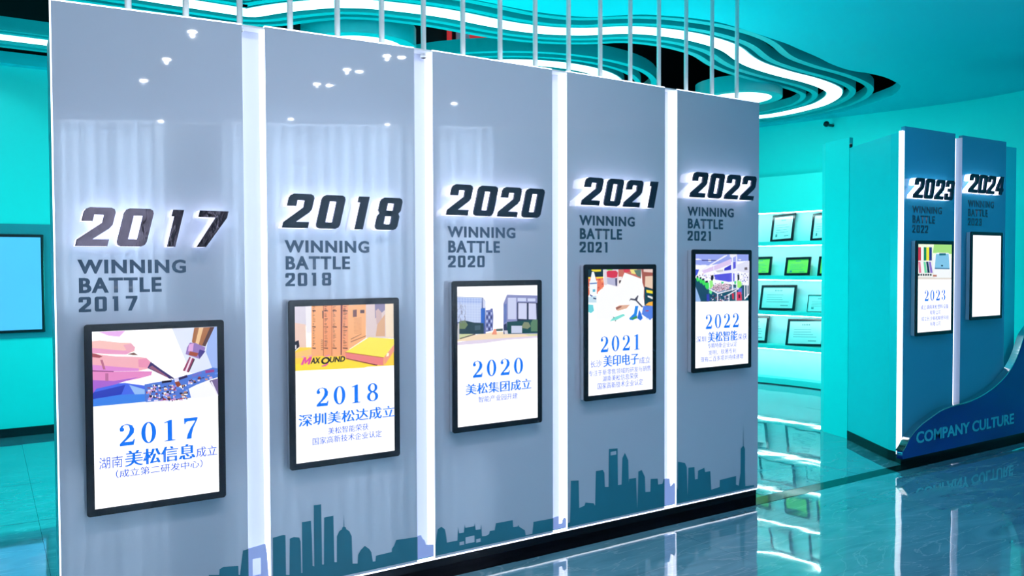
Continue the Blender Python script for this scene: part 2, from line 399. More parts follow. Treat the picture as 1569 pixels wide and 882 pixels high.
def fin(path, off, hw, h, label):
    A, B = relax(offset_path(path, off+hw), 3), relax(offset_path(path, off-hw), 3)
    o = strip('ceiling_fin', A, B, ZC, ZC+h, M_fin)
    return tag(o, label, 'ceiling fin', 'wavy ceiling fins')
light_ribbon(wc, 0.072, 'long wavy white light ribbon snaking across the cyan ceiling')
fin(wc, 0.17, 0.030, 0.09, 'teal wavy fin hugging the near side of the long light ribbon')
fin(wc, 0.335, 0.030, 0.09, 'outermost teal wavy fin beside the cyan ceiling edge')
fin(wc, -0.185, 0.028, 0.08, 'teal wavy fin just inside the long light ribbon')
fin(wc, -0.30, 0.028, 0.08, 'innermost teal wavy fin bordering the black ceiling void')
# straight ribbons over the far left wall
yl = on_z(0, 58, ZC)[1]
lp = [Vector((-2.75, yl)), Vector((-1, yl)), Vector((0.3, yl)), Vector((1.6, yl))]
light_ribbon(lp, 0.062, 'short straight white light ribbon above the far left cyan wall')
fin(lp, 0.15, 0.025, 0.06, 'straight teal fin on the near side of the far left light ribbon')
fin(lp, 0.24, 0.015, 0.10, 'tall straight teal fin nearest the black void at far left')
fin(lp, -0.16, 0.03, 0.06, 'straight teal fin between far left light ribbon and wall')
fin(lp, -0.28, 0.03, 0.06, 'straight teal fin closest to the far left cyan wall')
# ring of fins in the middle
def arcpath(c, r, a0, a1, n=60, e=1.0):
    return [Vector((c[0]+r*math.cos(math.radians(a0+(a1-a0)*i/n)), c[1]+e*r*math.sin(math.radians(a0+(a1-a0)*i/n)))) for i in range(n+1)]
rc = (4.14, 3.40)
rp = arcpath(rc, 1.06, -205, 25)
light_ribbon(rp, 0.07, 'round white light ribbon of the middle ceiling ring')
for o_, hw, h, lb in ((0.37, 0.028, 0.11, 'outer deep teal hoop of the middle ceiling ring'), (0.22, 0.024, 0.07, 'second teal hoop of the middle ceiling ring next to its light'), (-0.2, 0.024, 0.08, 'inner teal hoop of the middle ceiling ring')):
    fin(rp, o_, hw, h, lb)
# two drum lamps
for c, r, lb in (((6.15, 2.26), 0.42, 'teal round drum lamp at the right end of the ceiling opening'), ((2.2, 2.43), 0.43, 'teal round drum lamp in the left part of the ceiling opening')):
    t = thing('drum_lamp', lb, 'ceiling lamp', (c[0], c[1], 3.12))
    full = arcpath(c, r, 0, 360, 64)[:-1]
    strip('drum_side', full, arcpath(c, r-0.02, 0, 360, 64)[:-1], 3.12, 3.27, M_fin, t, closed=True)
    strip('rim', arcpath(c, r-0.02, 0, 360, 64)[:-1], arcpath(c, r-0.10, 0, 360, 64)[:-1], 3.122, 3.135, M_fin, t, closed=True)
    cyl('diffuser', c, r-0.10, 3.125, 3.14, M_ribbon, t, 64)
    cyl('lid', c, r-0.021, 3.24, 3.26, M_fin, t, 48)
    cyl('suspension_rod', c, 0.02, 3.26, 4.4, M_void, t, 10)
# red and grey board glimpsed inside the void
t = thing('void_board', 'red and grey lit board glimpsed inside the black ceiling void', 'sign board', (4.2, 4.6, 3.5))
def vb(name, x0, x1, m, y=55):
    a = CAM+ray(x0, y)*((4.62-CAM.y)/ray(x0, y).y); b = CAM+ray(x1, y)*((4.62-CAM.y)/ray(x1, y).y)
    box(name, (a.x, 4.60, 3.45), (b.x, 4.64, 4.40), m, t)
vb('red_strip', 686, 691, M_red); vb('grey_board', 700, 718, M_grey); vb('red_board', 719, 752, M_red); vb('orange_glow', 755, 772, M_orange); vb('red_board', 776, 822, M_red)

# ------------------------------------------------------------------ downlights in the front ceiling
ORD = ['first', 'second', 'third', 'fourth', 'fifth', 'sixth', 'seventh', 'eighth', 'ninth', 'tenth', 'eleventh', 'twelfth', 'thirteenth', 'fourteenth', 'fifteenth', 'sixteenth', 'seventeenth']
for i_, (x, y, on) in enumerate(DOWNLIGHTS):
    t = thing('downlight', '%s small round recessed downlight over the visitors side' % ORD[i_], 'ceiling light', (x, y, ZC), 'recessed downlights')
    cyl('lens', (x, y), 0.032, ZC-0.004, ZC-0.001, M_down, t, 16)
    strip('trim_ring', arcpath((x, y), 0.05, 0, 360, 20)[:-1], arcpath((x, y), 0.034, 0, 360, 20)[:-1], ZC-0.006, ZC-0.0005, M_white, t, closed=True)

# ------------------------------------------------------------------ digits of the year signs (angular display face)
def ell(cx, cy, rx, ry, n=28): return [(cx+rx*math.cos(2*PI*i/n), cy+ry*math.sin(2*PI*i/n)) for i in range(n)]
BOLD = {
 '0': [[(0, .12), (.05, .04), (.16, 0), (.84, 0), (.95, .04), (1, .12), (1, .88), (.95, .96), (.84, 1), (.16, 1), (.05, .96), (0, .88)], [(.35, .19), (.65, .19), (.65, .81), (.35, .81)]],
 '2': [[(0, 0), (1, 0), (1, .18), (.48, .18), (.92, .46), (1, .56), (1, .88), (.95, .96), (.84, 1), (.16, 1), (.05, .96), (0, .88), (0, .64), (.35, .64), (.35, .81), (.65, .81), (.65, .61), (0, .17)]],
 '1': [[(.25, 0), (1, 0), (1, 1), (0, 1), (0, .82), (.25, .82)]],
 '7': [[(.0, 1), (1, 1), (1, .82), (.50, 0), (.18, 0), (.60, .82), (0, .82)]],
 '8': [[(0, .12), (.05, .04), (.16, 0), (.84, 0), (.95, .04), (1, .12), (1, .42), (.92, .51), (1, .60), (1, .88), (.95, .96), (.84, 1), (.16, 1), (.05, .96), (0, .88), (0, .60), (.08, .51), (0, .42)],
       [(.35, .60), (.65, .60), (.65, .82), (.35, .82)], [(.35, .18), (.65, .18), (.65, .42), (.35, .42)]],
 '3': [[(0, .66), (.35, .66), (.35, .82), (.65, .82), (.65, .60), (.3, .60), (.3, .42), (.65, .42), (.65, .18), (.35, .18), (.35, .34), (0, .34), (0, .12), (.05, .04), (.16, 0), (.84, 0), (.95, .04), (1, .12), (1, .42), (.93, .51), (1, .60), (1, .88), (.95, .96), (.84, 1), (.16, 1), (.05, .96), (0, .88)]],
 '4': [[(.52, 0), (.86, 0), (.86, .18), (1, .18), (1, .36), (.86, .36), (.86, 1), (.48, 1), (0, .38), (0, .18), (.52, .18)], [(.30, .37), (.53, .37), (.53, .72)]],
}
SHEAR = 0.24
def place(gl, x0, w_, z0, h, shear=0.0, grow=0.0):
    out = []
    for k, s in enumerate(gl):
        cx = sum(p[0] for p in s)/len(s); cy = sum(p[1] for p in s)/len(s)
        g = []
        for px, py in s: g.append((x0+px*w_+shear*py*h, z0+py*h))
        out.append(g)
    return out
# (digit, left at its foot, right at its head)
SIGNS = [
 ('2017', 1.550, 0.145, [(.060, .203), (.196, .336), (.368, .443), (.468, .613)], '2017', 1),
 ('2018', 1.634, 0.145, [(.831, .975), (.974, 1.115), (1.141, 1.224), (1.245, 1.387)], '2018', 2),
 ('2020', 1.711, 0.146, [(1.609, 1.757), (1.752, 1.898), (1.890, 2.037), (2.028, 2.175)], '2020', 3),
 ('2021', 1.787, 0.146, [(2.404, 2.556), (2.551, 2.697), (2.688, 2.835), (2.854, 2.941)], '2021', 4),
 ('2022', 1.860, 0.146, [(3.184, 3.335), (3.326, 3.472), (3.463, 3.609), (3.598, 3.744)], '2021', 5),
 ('2023', 1.946, 0.146, [(5.388, 5.534), (5.521, 5.667), (5.655, 5.798), (5.785, 5.925)], '2022', 6),
 ('2024', 2.017, 0.143, [(6.115, 6.262), (6.245, 6.390), (6.372, 6.514), (6.505, 6.644)], '2023', 7)]
look = {1: 'smoky mirror digits', 2: 'dark brown grey digits', 3: 'dark navy digits', 4: 'dark teal digits', 5: 'dark digits', 6: 'above the monitor with colour swatches', 7: 'above the monitor with the blank screen'}
for yr, z0, h, xs, sub, k in SIGNS:
    t = thing('year_sign', 'raised backlit italic %s sign with white glow, %s' % (yr, look[k]), 'sign', (xs[0][0], 0, z0), 'backlit year signs')
    for ch, (a, b) in zip(yr, xs):
        ww = b-a-SHEAR*h
        gl = place(BOLD[ch], a, ww, z0, h, SHEAR)
        d = facing('digit', gl, -0.062, -0.050, M_mirror if k == 1 else M_dark, t)
        facing('acrylic_core', [[(p[0], p[1]) for p in s] for s in gl], -0.0498, -0.008, M_halo, d)

# ------------------------------------------------------------------ the timeline walls
PT, PW, ZB, ZT = 0.785, 0.69, 0.075, 2.47
root = thing('display_wall', 'long white-blue lacquered timeline wall of five tall panels with glowing slots', 'display wall', (0, 0, 0))
PX = [(k*PT, k*PT+PW) for k in range(5)]
SLOTX = [(PX[k][1], PX[k+1][0]) for k in range(4)]
# tops follow the slightly uneven cornice of the built panels
px_top = [(77, 0), (370, 38), (404, 41), (635, 74), (662, 78), (847, 107), (869, 110), (1020, 134.7), (1038, 137.6), (1160, 157)]
tz = [on_y(x, y, 0)[1] for x, y in px_top]
LX = [.072, .858, 1.645, 2.434, 3.221, 5.469, 6.210]
def lettering(panel, k, z0, l3, m_):
    dx = LX[k]
    rows = [('WINNING', 0.0, 0.384, -0.103, 0.054), ('BATTLE', 0.004, 0.292, -0.176, 0.058), (l3, 0.002, 0.206, -0.247, 0.057)]
    mes = []
    for s, a, b, z, hh in rows:
        if s.isdigit():
            adv = (b-a-0.042)/3
            for i, ch in enumerate(s):
                x_ = dx+a+i*adv; wch = 0.042 if ch != '1' else 0.020
                me = upright(fill(place(BOLD[ch], x_+(0.008 if ch == '1' else 0), wch, z0+z, hh), 0), -0.0006); mes.append(me)
        else: mes.append(text_mesh(s, dx+a, dx+b, z0+z, hh, -0.0006, bold=0.0025, offset=0.028, space=1.16))
    link('lettering', join_meshes(mes), m_, panel)

# skyline profile: X against height, traced along the foot of the wall
def tr(s, ox, oy, pts): return [on_y(ox+a/s, oy+b/s, -0.002) for a, b in pts]
prof = [(-0.0, .03), (0.30, .03), (0.31, .10)] 
prof = tr(4.903, 320, 760, [(0, 590), (78, 590), (80, 548), (110, 530), (222, 523), (224, 590), (234, 590), (256, 408), (428, 358), (440, 430), (452, 598), (482, 598), (481, 312), (560, 290), (576, 292), (580, 590), (606, 590), (608, 318), (640, 306), (680, 310), (690, 340), (695, 575), (703, 575), (698, 195), (768, 184), (775, 320), (780, 522), (792, 527), (788, 68), (844, 60), (852, 512), (864, 512), (866, 160), (936, 145), (944, 495), (962, 495), (962, 300), (980, 262), (1000, 248), (1004, 232), (1012, 228), (1014, 132), (1018, 228), (1030, 234), (1032, 246), (1056, 262), (1074, 300), (1080, 505), (1118, 505), (1122, 440), (1140, 405), (1172, 372), (1205, 395), (1222, 420), (1232, 490), (1252, 488), (1256, 446), (1375, 418), (1372, 395), (1392, 370), (1408, 328), (1566, 305)])
prof += tr(6.035, 640, 740, [(0, 492), (36, 482), (50, 515), (70, 530), (82, 572), (160, 568), (168, 560), (176, 480), (186, 425), (220, 402), (252, 425), (262, 470), (272, 548), (368, 530), (374, 402), (384, 462), (428, 455), (434, 380), (442, 412), (522, 398), (529, 368), (538, 432), (582, 425), (588, 380), (596, 490), (630, 488), (660, 470), (668, 440), (712, 435), (724, 370), (874, 342), (880, 338), (884, 405), (925, 400), (932, 385), (940, 402), (992, 435), (1000, 480), (1060, 468), (1070, 380), (1020, 368), (1250, 325), (1308, 306), (1265, 345), (1260, 412), (1280, 415), (1284, 385), (1340, 372), (1345, 340), (1362, 318), (1380, 330), (1385, 420), (1390, 368), (1408, 362)])
prof += tr(3.5, 760, 630, [(400, 500), (402, 372), (444, 370), (447, 518), (475, 505), (480, 488), (524, 492), (532, 505), (536, 320), (574, 314), (582, 330), (585, 405), (604, 405), (606, 202), (653, 198), (655, 395), (674, 392), (678, 250), (692, 222), (710, 262), (713, 380), (714, 362), (752, 356), (758, 520), (764, 322), (782, 314), (799, 350), (802, 432), (828, 430), (830, 362), (868, 360), (870, 392), (893, 388), (900, 362), (934, 360), (940, 402), (960, 380), (975, 420), (976, 270), (1014, 276), (1024, 300), (1028, 450), (1032, 302), (1065, 298), (1068, 365), (1082, 362), (1084, 318), (1118, 302), (1122, 325), (1150, 320), (1155, 420), (1200, 405), (1165, 375), (1288, 346), (1250, 400), (1302, 398), (1312, 330), (1312, 200), (1325, 185), (1327, 66), (1329, 185), (1336, 200), (1332, 320), (1338, 400), (1385, 395)])
# keep the profile single-valued in X
P2 = [prof[0]]
for q in prof[1:]:
    P2.append((max(q[0], P2[-1][0]+0.0006), q[1]))
prof = P2
HOLES = []
def hole_px(s, ox, oy, x0, y0, x1, y1):
    a = on_y(ox+x0/s, oy+y0/s); b = on_y(ox+x1/s, oy+y1/s); HOLES.append((a[0], b[0], min(a[1], b[1]), max(a[1], b[1])))
hole_px(6.035, 640, 740, 386, 575, 428, 535); hole_px(6.035, 640, 740, 442, 560, 524, 482); hole_px(6.035, 640, 740, 540, 548, 580, 508)
hole_px(3.5, 760, 630, 614, 236, 644, 212); hole_px(4.903, 320, 760, 332, 598, 392, 462)
def zprof(x):
    for a, b in zip(prof, prof[1:]):
        if a[0] <= x <= b[0]: return a[1]+(b[1]-a[1])*(x-a[0])/max(b[0]-a[0], 1e-9)
    return 0.0
def skyline(xa, xb, m_, parent, y=-0.0012):
    xs = sorted(set([xa, xb]+[p[0] for p in prof if xa < p[0] < xb]+[q for h_ in HOLES for q in (h_[0], h_[1]) if xa < q < xb]))
    vs, fs = [], []
    def quad(x0, x1, a0, a1, b0, b1):
        n = len(vs); vs.extend([(x0, y, a0), (x1, y, a1), (x1, y, b1), (x0, y, b0)]); fs.append((n, n+1, n+2, n+3))
    zb = ZB+0.012
    for x0, x1 in zip(xs, xs[1:]):
        t0, t1 = max(zprof(x0+1e-6), zb), max(zprof(x1-1e-6), zb)
        if t0 <= zb and t1 <= zb: continue
        mid = (x0+x1)/2; hh = [h_ for h_ in HOLES if h_[0] <= mid <= h_[1]]
        if hh:
            if hh[0][2] > zb: quad(x0, x1, zb, zb, hh[0][2], hh[0][2])
            quad(x0, x1, hh[0][3], hh[0][3], t0, t1)
        else: quad(x0, x1, zb, zb, t0, t1)
    if fs: mesh('skyline_decal', vs, fs, m_, parent)

for k, (a, b) in enumerate(PX):
    z0, z1 = tz[2*k], tz[2*k+1]
    vs = []
    for y in (0.0, 0.03): vs += [(a, y, ZB), (b, y, ZB), (b, y, z1), (a, y, z0)]
    p = mesh('panel', vs, [(0, 1, 2, 3), (7, 6, 5, 4), (0, 4, 5, 1), (1, 5, 6, 2), (2, 6, 7, 3), (3, 7, 4, 0)], M_panel, root)
    yr, sz, h, xs, sub, _ = SIGNS[k]
    lettering(p, k, sz, sub, M_letter if k < 3 else M_letter_dk)
    skyline(a, b, M_sky_panel, p)
    e = mesh('top_light_edge', [(a, 0.002, z0-0.001), (b, 0.002, z1-0.001), (b, 0.028, z1-0.001), (a, 0.028, z0-0.001), (a, 0.002, z0+0.006), (b, 0.002, z1+0.006), (b, 0.028, z1+0.006), (a, 0.028, z0+0.006)],
             [(0, 1, 5, 4), (1, 2, 6, 5), (2, 3, 7, 6), (3, 0, 4, 7), (4, 5, 6, 7), (0, 3, 2, 1)], M_led, p)
    p['label'] = 'lacquered panel under the %s sign' % yr
for k, (a, b) in enumerate(SLOTX):
    zt = min(tz[2*k+1], tz[2*k+2])-0.004
    s = box('light_slot', (a, 0.070, ZB), (b, 0.078, zt), M_ledsoft, root)
    box('led_strip', (b-0.006, 0.032, ZB+0.01), (b-0.0005, 0.069, zt), M_led, s)
    box('led_strip', (a+0.0005, 0.032, ZB+0.01), (a+0.006, 0.069, zt), M_led, s)
    box('side_lip', (b-0.004, 0.002, ZB+0.01), (b-0.0005, 0.0315, zt), M_led, s)
    box('slot_cap', (a, 0.004, zt), (b, 0.078, zt+0.008), M_white, s)
    skyline(a+0.001, b-0.006, M_sky_slot, s, y=0.004)
XE = PX[-1][1]
prism('body', [(0.004, 0.031), (0.004, 0.30), (XE-0.004, 0.30), (XE-0.004, 0.031), (XE-0.01, 0.031), (XE-0.012, 0.079), (0.012, 0.079), (0.01, 0.031)], 0.0, 2.36, M_body, root)
box('body_top', (0.05, 0.08, 2.30), (XE-0.03, 0.27, 2.455), M_body, root)
box('edge_light', (-0.005, -0.001, ZB), (0.0, 0.004, tz[0]), M_led, root)
box('base', (0.004, 0.002, 0.0), (XE-0.01, 0.0305, 0.068), M_blackgloss, root)
box('base_light_line', (0.004, -0.002, 0.069), (XE-0.004, 0.028, ZB-0.0005), M_led, root)
# white rods rising from the top of the wall to the ceiling
u = 0.0
for k in range(17):
    x = 0.2685 + 0.2135*(k-0)
    z = 2.455
    r = thing('ceiling_rod', 'slim white vertical rod, number %s from the left, between display wall and ceiling' % ['first', 'second', 'third', 'fourth', 'fifth', 'sixth', 'seventh', 'eighth', 'ninth', 'tenth', 'eleventh', 'twelfth', 'thirteenth', 'fourteenth', 'fifteenth', 'sixteenth', 'seventeenth'][k], 'rod', (x, 0.05, z), 'white rods on the wall top')
    cyl('rod', (x, 0.05), 0.0125, z+0.001, ZC-0.001, M_rod, r, 12)
    cyl('foot', (x, 0.05), 0.016, z+0.001, z+0.014, M_rod, r, 12)

# ------------------------------------------------------------------ second timeline wall
root2 = thing('display_wall', 'shorter timeline wall with two tall panels tinted for teal light, cyan end face and blue skirt', 'display wall', (5.36, 0, 0))
P2X = [(5.373, 6.027), (6.127, 6.775)]
for k, (a, b) in enumerate(P2X):
    zt = 2.462-0.004*k
    p = box('panel', (a, 0.0, ZB), (b, 0.03, zt), M_panel_teal_lit, root2)
    yr, sz, h, xs, sub, _ = SIGNS[5+k]
    lettering(p, 5+k, sz, sub, M_letter_dk)
    p['label'] = 'lacquered panel tinted for teal light under the %s sign' % yr
for a, b in ((6.027, 6.127),):
    s = box('light_slot', (a, 0.070, ZB), (b, 0.078, 2.44), M_ledsoft, root2)
    box('led_strip', (b-0.030, 0.05, ZB), (b-0.001, 0.069, 2.44), M_led, s)
    box('side_lip', (b-0.005, 0.001, ZB), (b-0.0005, 0.049, 2.44), M_ledsoft, s)
box('edge_light', (5.345, 0.004, 0.09), (5.3725, 0.03, 2.43), M_led, root2)
box('end_slot', (6.775, 0.07, ZB), (7.08, 0.078, 2.44), M_body, root2)
box('end_edge_light', (6.776, 0.004, ZB), (6.782, 0.069, 2.45), M_led, root2)
prism('body', [(5.36, 0.0795), (5.42, 0.0795), (5.47, 0.13), (5.50, 0.19), (5.871, 0.80), (7.05, 0.80), (7.08, 0.0795)][::-1] if False else [(5.36, 0.031), (5.43, 0.05), (5.475, 0.11), (5.50, 0.19), (5.871, 0.80), (7.08, 0.80), (7.08, 0.0795), (5.55, 0.0795), (5.50, 0.031)], 0.075, 2.44, M_body, root2)
prism('base', [(5.375, 0.01), (5.43, 0.045), (5.47, 0.11), (5.497, 0.195), (5.866, 0.803), (7.2, 0.803), (7.2, 0.01)], 0.0, 0.0745, M_blackgloss, root2)
# blue skirt with its wavy chrome edge
sk_px = [(1383, 692), (1388, 684), (1394, 672), (1403, 660), (1412, 651), (1424, 642), (1438, 632), (1450, 626), (1465, 621), (1480, 617.5), (1498, 610), (1515, 600), (1530, 588), (1542, 575), (1552, 560), (1560, 543), (1566, 525), (1569, 515)]
YSK = -0.055
top = [on_y(x, y, YSK) for x, y in sk_px]; top = [(p.x, p.y) for p in smooth_path(top, 4)]
xr = 7.15
top = [p for p in top if p[0] < xr]+[(xr, top[-1][1]+0.12)]
outl = [(top[0][0], 0.075), (xr, 0.075)] + top[::-1]
skirt = facing('skirt', [outl], YSK, YSK+0.045, M_skirt, root2); skirt['label'] = 'deep blue glossy skirt board with a wavy top'
ed = []
vs, fs = [], []
for i, (x, z) in enumerate(top):
    a = Vector(top[max(i-1, 0)]); b = Vector(top[min(i+1, len(top)-1)]); t_ = (b-a).normalized(); n_ = Vector((-t_.y, t_.x))*0.009
    vs += [(x, YSK-0.002, z), (x+n_.x, YSK-0.002, z+n_.y), (x+n_.x, YSK+0.05, z+n_.y), (x, YSK+0.05, z)]
for i in range(len(top)-1):
    for k in range(4): fs.append((4*i+k, 4*i+(k+1) % 4, 4*i+4+(k+1) % 4, 4*i+4+k))
mesh('skirt_edge', vs, fs, M_chrome, skirt)
a = on_y(1403.6, 681.4, YSK); b = on_y(1553, 648, YSK)
hh = on_y(1403.6, 661.8, YSK)[1]-a[1]
link('lettering', text_mesh('COMPANY CULTURE', a[0], b[0], a[1]+0.008, hh*0.92, YSK-0.0008, offset=0.022, bold=0.004), M_skirt_text, skirt)
# cyan column behind it
c = prism('wall_pier', [(5.882, 0.812), (5.985, 1.12), (6.05, 1.20), (5.93, 0.812)], 0, 2.53, M_cyan_lit)
tag(c, 'bright cyan pier standing behind the shorter timeline wall', 'pier')
sn = thing('motion_sensor', 'tiny dark sensor fixed at the top of the cyan pier', 'sensor', (5.87, 0.79, 2.44))
cyl('sensor_body', (5.885, 0.80), 0.012, 2.441, 2.47, M_black, sn, 12); cyl('sensor_lens', (5.885, 0.80), 0.006, 2.47, 2.478, M_silver, sn, 10)
# dome camera on the ceiling
dc = thing('dome_camera', 'small black dome camera fixed high on the curved cyan wall', 'camera', (8.1, 2.68, 3.1))
bm = bmesh.new(); bmesh.ops.create_uvsphere(bm, u_segments=16, v_segments=10, radius=0.034, matrix=Matrix.Translation((8.08, 2.665, 3.105)))
me = bpy.data.meshes.new('dome'); bm.to_mesh(me); bm.free(); link('dome', me, M_black, dc)
bm = bmesh.new(); bmesh.ops.create_cone(bm, cap_ends=True, segments=14, radius1=0.016, radius2=0.016, depth=0.16, matrix=Matrix.Translation((8.17, 2.70, 3.105)) @ Matrix.Rotation(PI/2, 4, 'Y'))
me = bpy.data.meshes.new('mount'); bm.to_mesh(me); bm.free(); link('mount', me, M_black, dc)
# dark notice board on the right wall, behind the end of the shorter wall
nb = thing('wall_board', 'dark teal wall board partly seen at the far right edge', 'board', (8.45, 0.3, 1.2))
box('board', (8.46, -0.6, 1.25), (8.49, 0.62, 2.05), M_alcove, nb); box('board_frame', (8.455, 0.62, 1.23), (8.49, 0.64, 2.07), M_black, nb)

# ------------------------------------------------------------------ monitors
SCR = {1: (.086, .593, .532, 1.257), 2: (.859, 1.370, .602, 1.328), 3: (1.646, 2.163, .672, 1.399), 4: (2.435, 2.942, .752, 1.476),
       5: (3.219, 3.720, .844, 1.561), 6: (5.455, 5.947, .946, 1.643), 7: (6.187, 6.656, 1.034, 1.720)}
YD = -0.0412
WH = (1.25, 1.25, 1.27)
POLY = []
def P(s, ox, oy, pts, c, srgb=True):
    POLY.append(([on_y(ox+a/s, oy+b/s, YD) for a, b in pts], tuple(v*1.0 for v in rgb(*c)) if srgb else c))
def clip_poly(pts, x0, x1, z0, z1):
    def cl(pts, ax, lim, sg):
        out = []
        for i in range(len(pts)):
            a, b = pts[i-1], pts[i]; ia, ib = sg*(a[ax]-lim) >= 0, sg*(b[ax]-lim) >= 0
            if ia != ib:
                t = (lim-a[ax])/(b[ax]-a[ax]); out.append(tuple(a[j]+(b[j]-a[j])*t for j in (0, 1)))
            if ib: out.append(b)
        return out
    for ax, lim, sg in ((0, x0, 1), (0, x1, -1), (1, z0, 1), (1, z1, -1)):
        if pts: pts = cl(pts, ax, lim, sg)
    return pts
def flush_picture(name, parent, rect, zmin):
    bm = bmesh.new(); cl = bm.loops.layers.float_color.new('Col'); lay = 0
    for pts, c in POLY:
        lay += 1
        pts = clip_poly(pts, rect[0], rect[1], zmin, rect[3])
        if len(pts) < 3: continue
        y = YD-0.00002*lay
        try:
            vs = [bm.verts.new((p[0], y, p[1])) for p in pts]; f = bm.faces.new(vs)
        except ValueError: continue
        if f.normal.y > 0: f.normal_flip()
        for l in f.loops: l[cl] = (*c, 1)
    bmesh.ops.triangulate(bm, faces=[f for f in bm.faces if len(f.verts) > 4])
    me = bpy.data.meshes.new(name); bm.to_mesh(me); bm.free(); POLY.clear()
    return link(name, me, M_screen, parent)

def pic1():
    C = (6.786, 130, 495)
    q = lambda pts, c: P(*C, pts, c)
    q([(55, 90), (1380, 35), (1390, 790), (75, 868)], (250, 250, 255))
    q([(900, 50), (1380, 35), (1385, 480), (1100, 520), (1250, 300)], (225, 232, 250)); q([(1300, 40), (1380, 35), (1385, 480), (1330, 480), (1260, 300)], (160, 185, 245))
    q([(75, 640), (420, 620), (640, 650), (640, 815), (75, 868)], (70, 105, 235)); q([(75, 760), (640, 730), (640, 815), (75, 868)], (60, 130, 235)); q([(80, 720), (420, 640), (380, 740), (80, 790)], (40, 60, 190))
    q([(460, 640), (630, 690), (630, 735), (520, 740)], (150, 190, 245))
    q([(60, 190), (150, 178), (350, 200), (480, 205), (522, 250), (515, 290), (430, 325), (250, 322), (62, 310)], (250, 195, 190)); q([(60, 255), (400, 285), (520, 270), (430, 325), (62, 310)], (238, 160, 200)); q([(400, 225), (480, 210), (522, 250), (515, 285), (440, 295)], (240, 170, 190))
    q([(140, 90), (420, 78), (360, 140), (250, 130)], (235, 180, 240))
    q([(66, 310), (150, 325), (330, 345), (560, 350), (640, 360), (685, 400), (665, 470), (560, 495), (280, 500), (70, 495)], (246, 178, 190)); q([(68, 430), (300, 450), (560, 470), (560, 495), (280, 500), (70, 495)], (226, 140, 215))
    q([(555, 375), (640, 365), (683, 405), (650, 465), (560, 455)], (238, 150, 185))
    q([(70, 495), (300, 502), (560, 498), (700, 500), (690, 540), (560, 575), (300, 625), (180, 640), (75, 640)], (232, 140, 200)); q([(72, 590), (300, 600), (560, 560), (300, 640), (120, 680), (80, 735)], (170, 100, 210))
    q([(70, 490), (300, 497), (300, 505), (70, 500)], (120, 50, 110)); q([(160, 380), (185, 380), (215, 480), (190, 480)], (190, 110, 140)); q([(212, 520), (245, 520), (245, 600), (212, 600)], (190, 110, 160))
    q([(66, 310), (120, 318), (185, 345), (150, 360), (66, 350)], (170, 80, 90)); q([(440, 322), (510, 305), (555, 330), (500, 330)], (110, 60, 50))
    q([(650, 465), (685, 400), (780, 470), (935, 575), (920, 580), (840, 530), (920, 600), (860, 565)], (60, 50, 110)); q([(660, 460), (700, 440), (870, 560), (850, 560)], (150, 90, 120))
    q([(620, 635), (760, 610), (905, 590), (980, 560), (1100, 530), (1200, 500), (1330, 460), (1385, 470), (1385, 560), (1290, 590), (1160, 640), (1080, 680), (1105, 775), (860, 800), (640, 820), (625, 815)], (80, 120, 215))
    q([(800, 600), (905, 588), (900, 610), (800, 625)], (30, 20, 50)); q([(970, 570), (1060, 535), (1070, 560), (985, 590)], (50, 40, 90)); q([(1250, 490), (1345, 480), (1345, 505), (1255, 520)], (150, 70, 150)); q([(1110, 540), (1210, 500), (1215, 525), (1120, 560)], (110, 110, 205))
    rnd = random.Random(3)
    for _ in range(200):
        x = rnd.uniform(630, 1060); y = rnd.uniform(640, 800) if x < 1080 else 600
        if rnd.random() < .2: x = rnd.uniform(1000, 1370); y = 640-(x-1000)*0.33+rnd.uniform(-30, 20)
        w_ = rnd.uniform(8, 34); h_ = rnd.uniform(6, 18)
        q([(x, y), (x+w_, y-3), (x+w_+4, y+h_), (x+2, y+h_+3)], rnd.choice([(230, 220, 250), (150, 60, 70), (60, 40, 90), (200, 150, 210), (90, 140, 235), (210, 150, 120), (255, 255, 255), (40, 30, 60)]))
    q([(930, 610), (975, 600), (1000, 640), (960, 665)], (150, 70, 40)); q([(925, 570), (970, 560), (975, 600), (935, 610)], (225, 220, 245))
    q([(1135, 45), (1345, 38), (1250, 240), (1130, 215), (1110, 190)], (170, 110, 70)); q([(1185, 44), (1230, 42), (1180, 225), (1145, 212)], (240, 200, 150)); q([(1300, 40), (1345, 38), (1250, 240), (1215, 232)], (90, 60, 60))
    q([(1060, 250), (1090, 200), (1150, 205), (1250, 250), (1240, 290), (1190, 370), (1130, 350), (1045, 320)], (150, 120, 190)); q([(1080, 220), (1130, 205), (1120, 290), (1070, 290)], (225, 170, 225)); q([(1090, 290), (1180, 310), (1160, 345), (1075, 330)], (165, 80, 60)); q([(1190, 270), (1250, 290), (1190, 370), (1175, 320)], (70, 60, 140))
    q([(1085, 345), (1140, 370), (1075, 510), (1015, 490)], (150, 60, 100)); q([(1100, 350), (1115, 358), (1055, 505), (1038, 498)], (245, 220, 240)); q([(1130, 370), (1142, 375), (1080, 510), (1070, 508)], (50, 30, 60))
    q([(1290, 595), (1385, 570), (1388, 755), (1340, 680)], (120, 100, 150)); q([(1305, 605), (1320, 602), (1388, 755), (1370, 750)], (240, 235, 250))
    q([(1080, 680), (1290, 600), (1370, 760), (1105, 778)], (250, 250, 255))
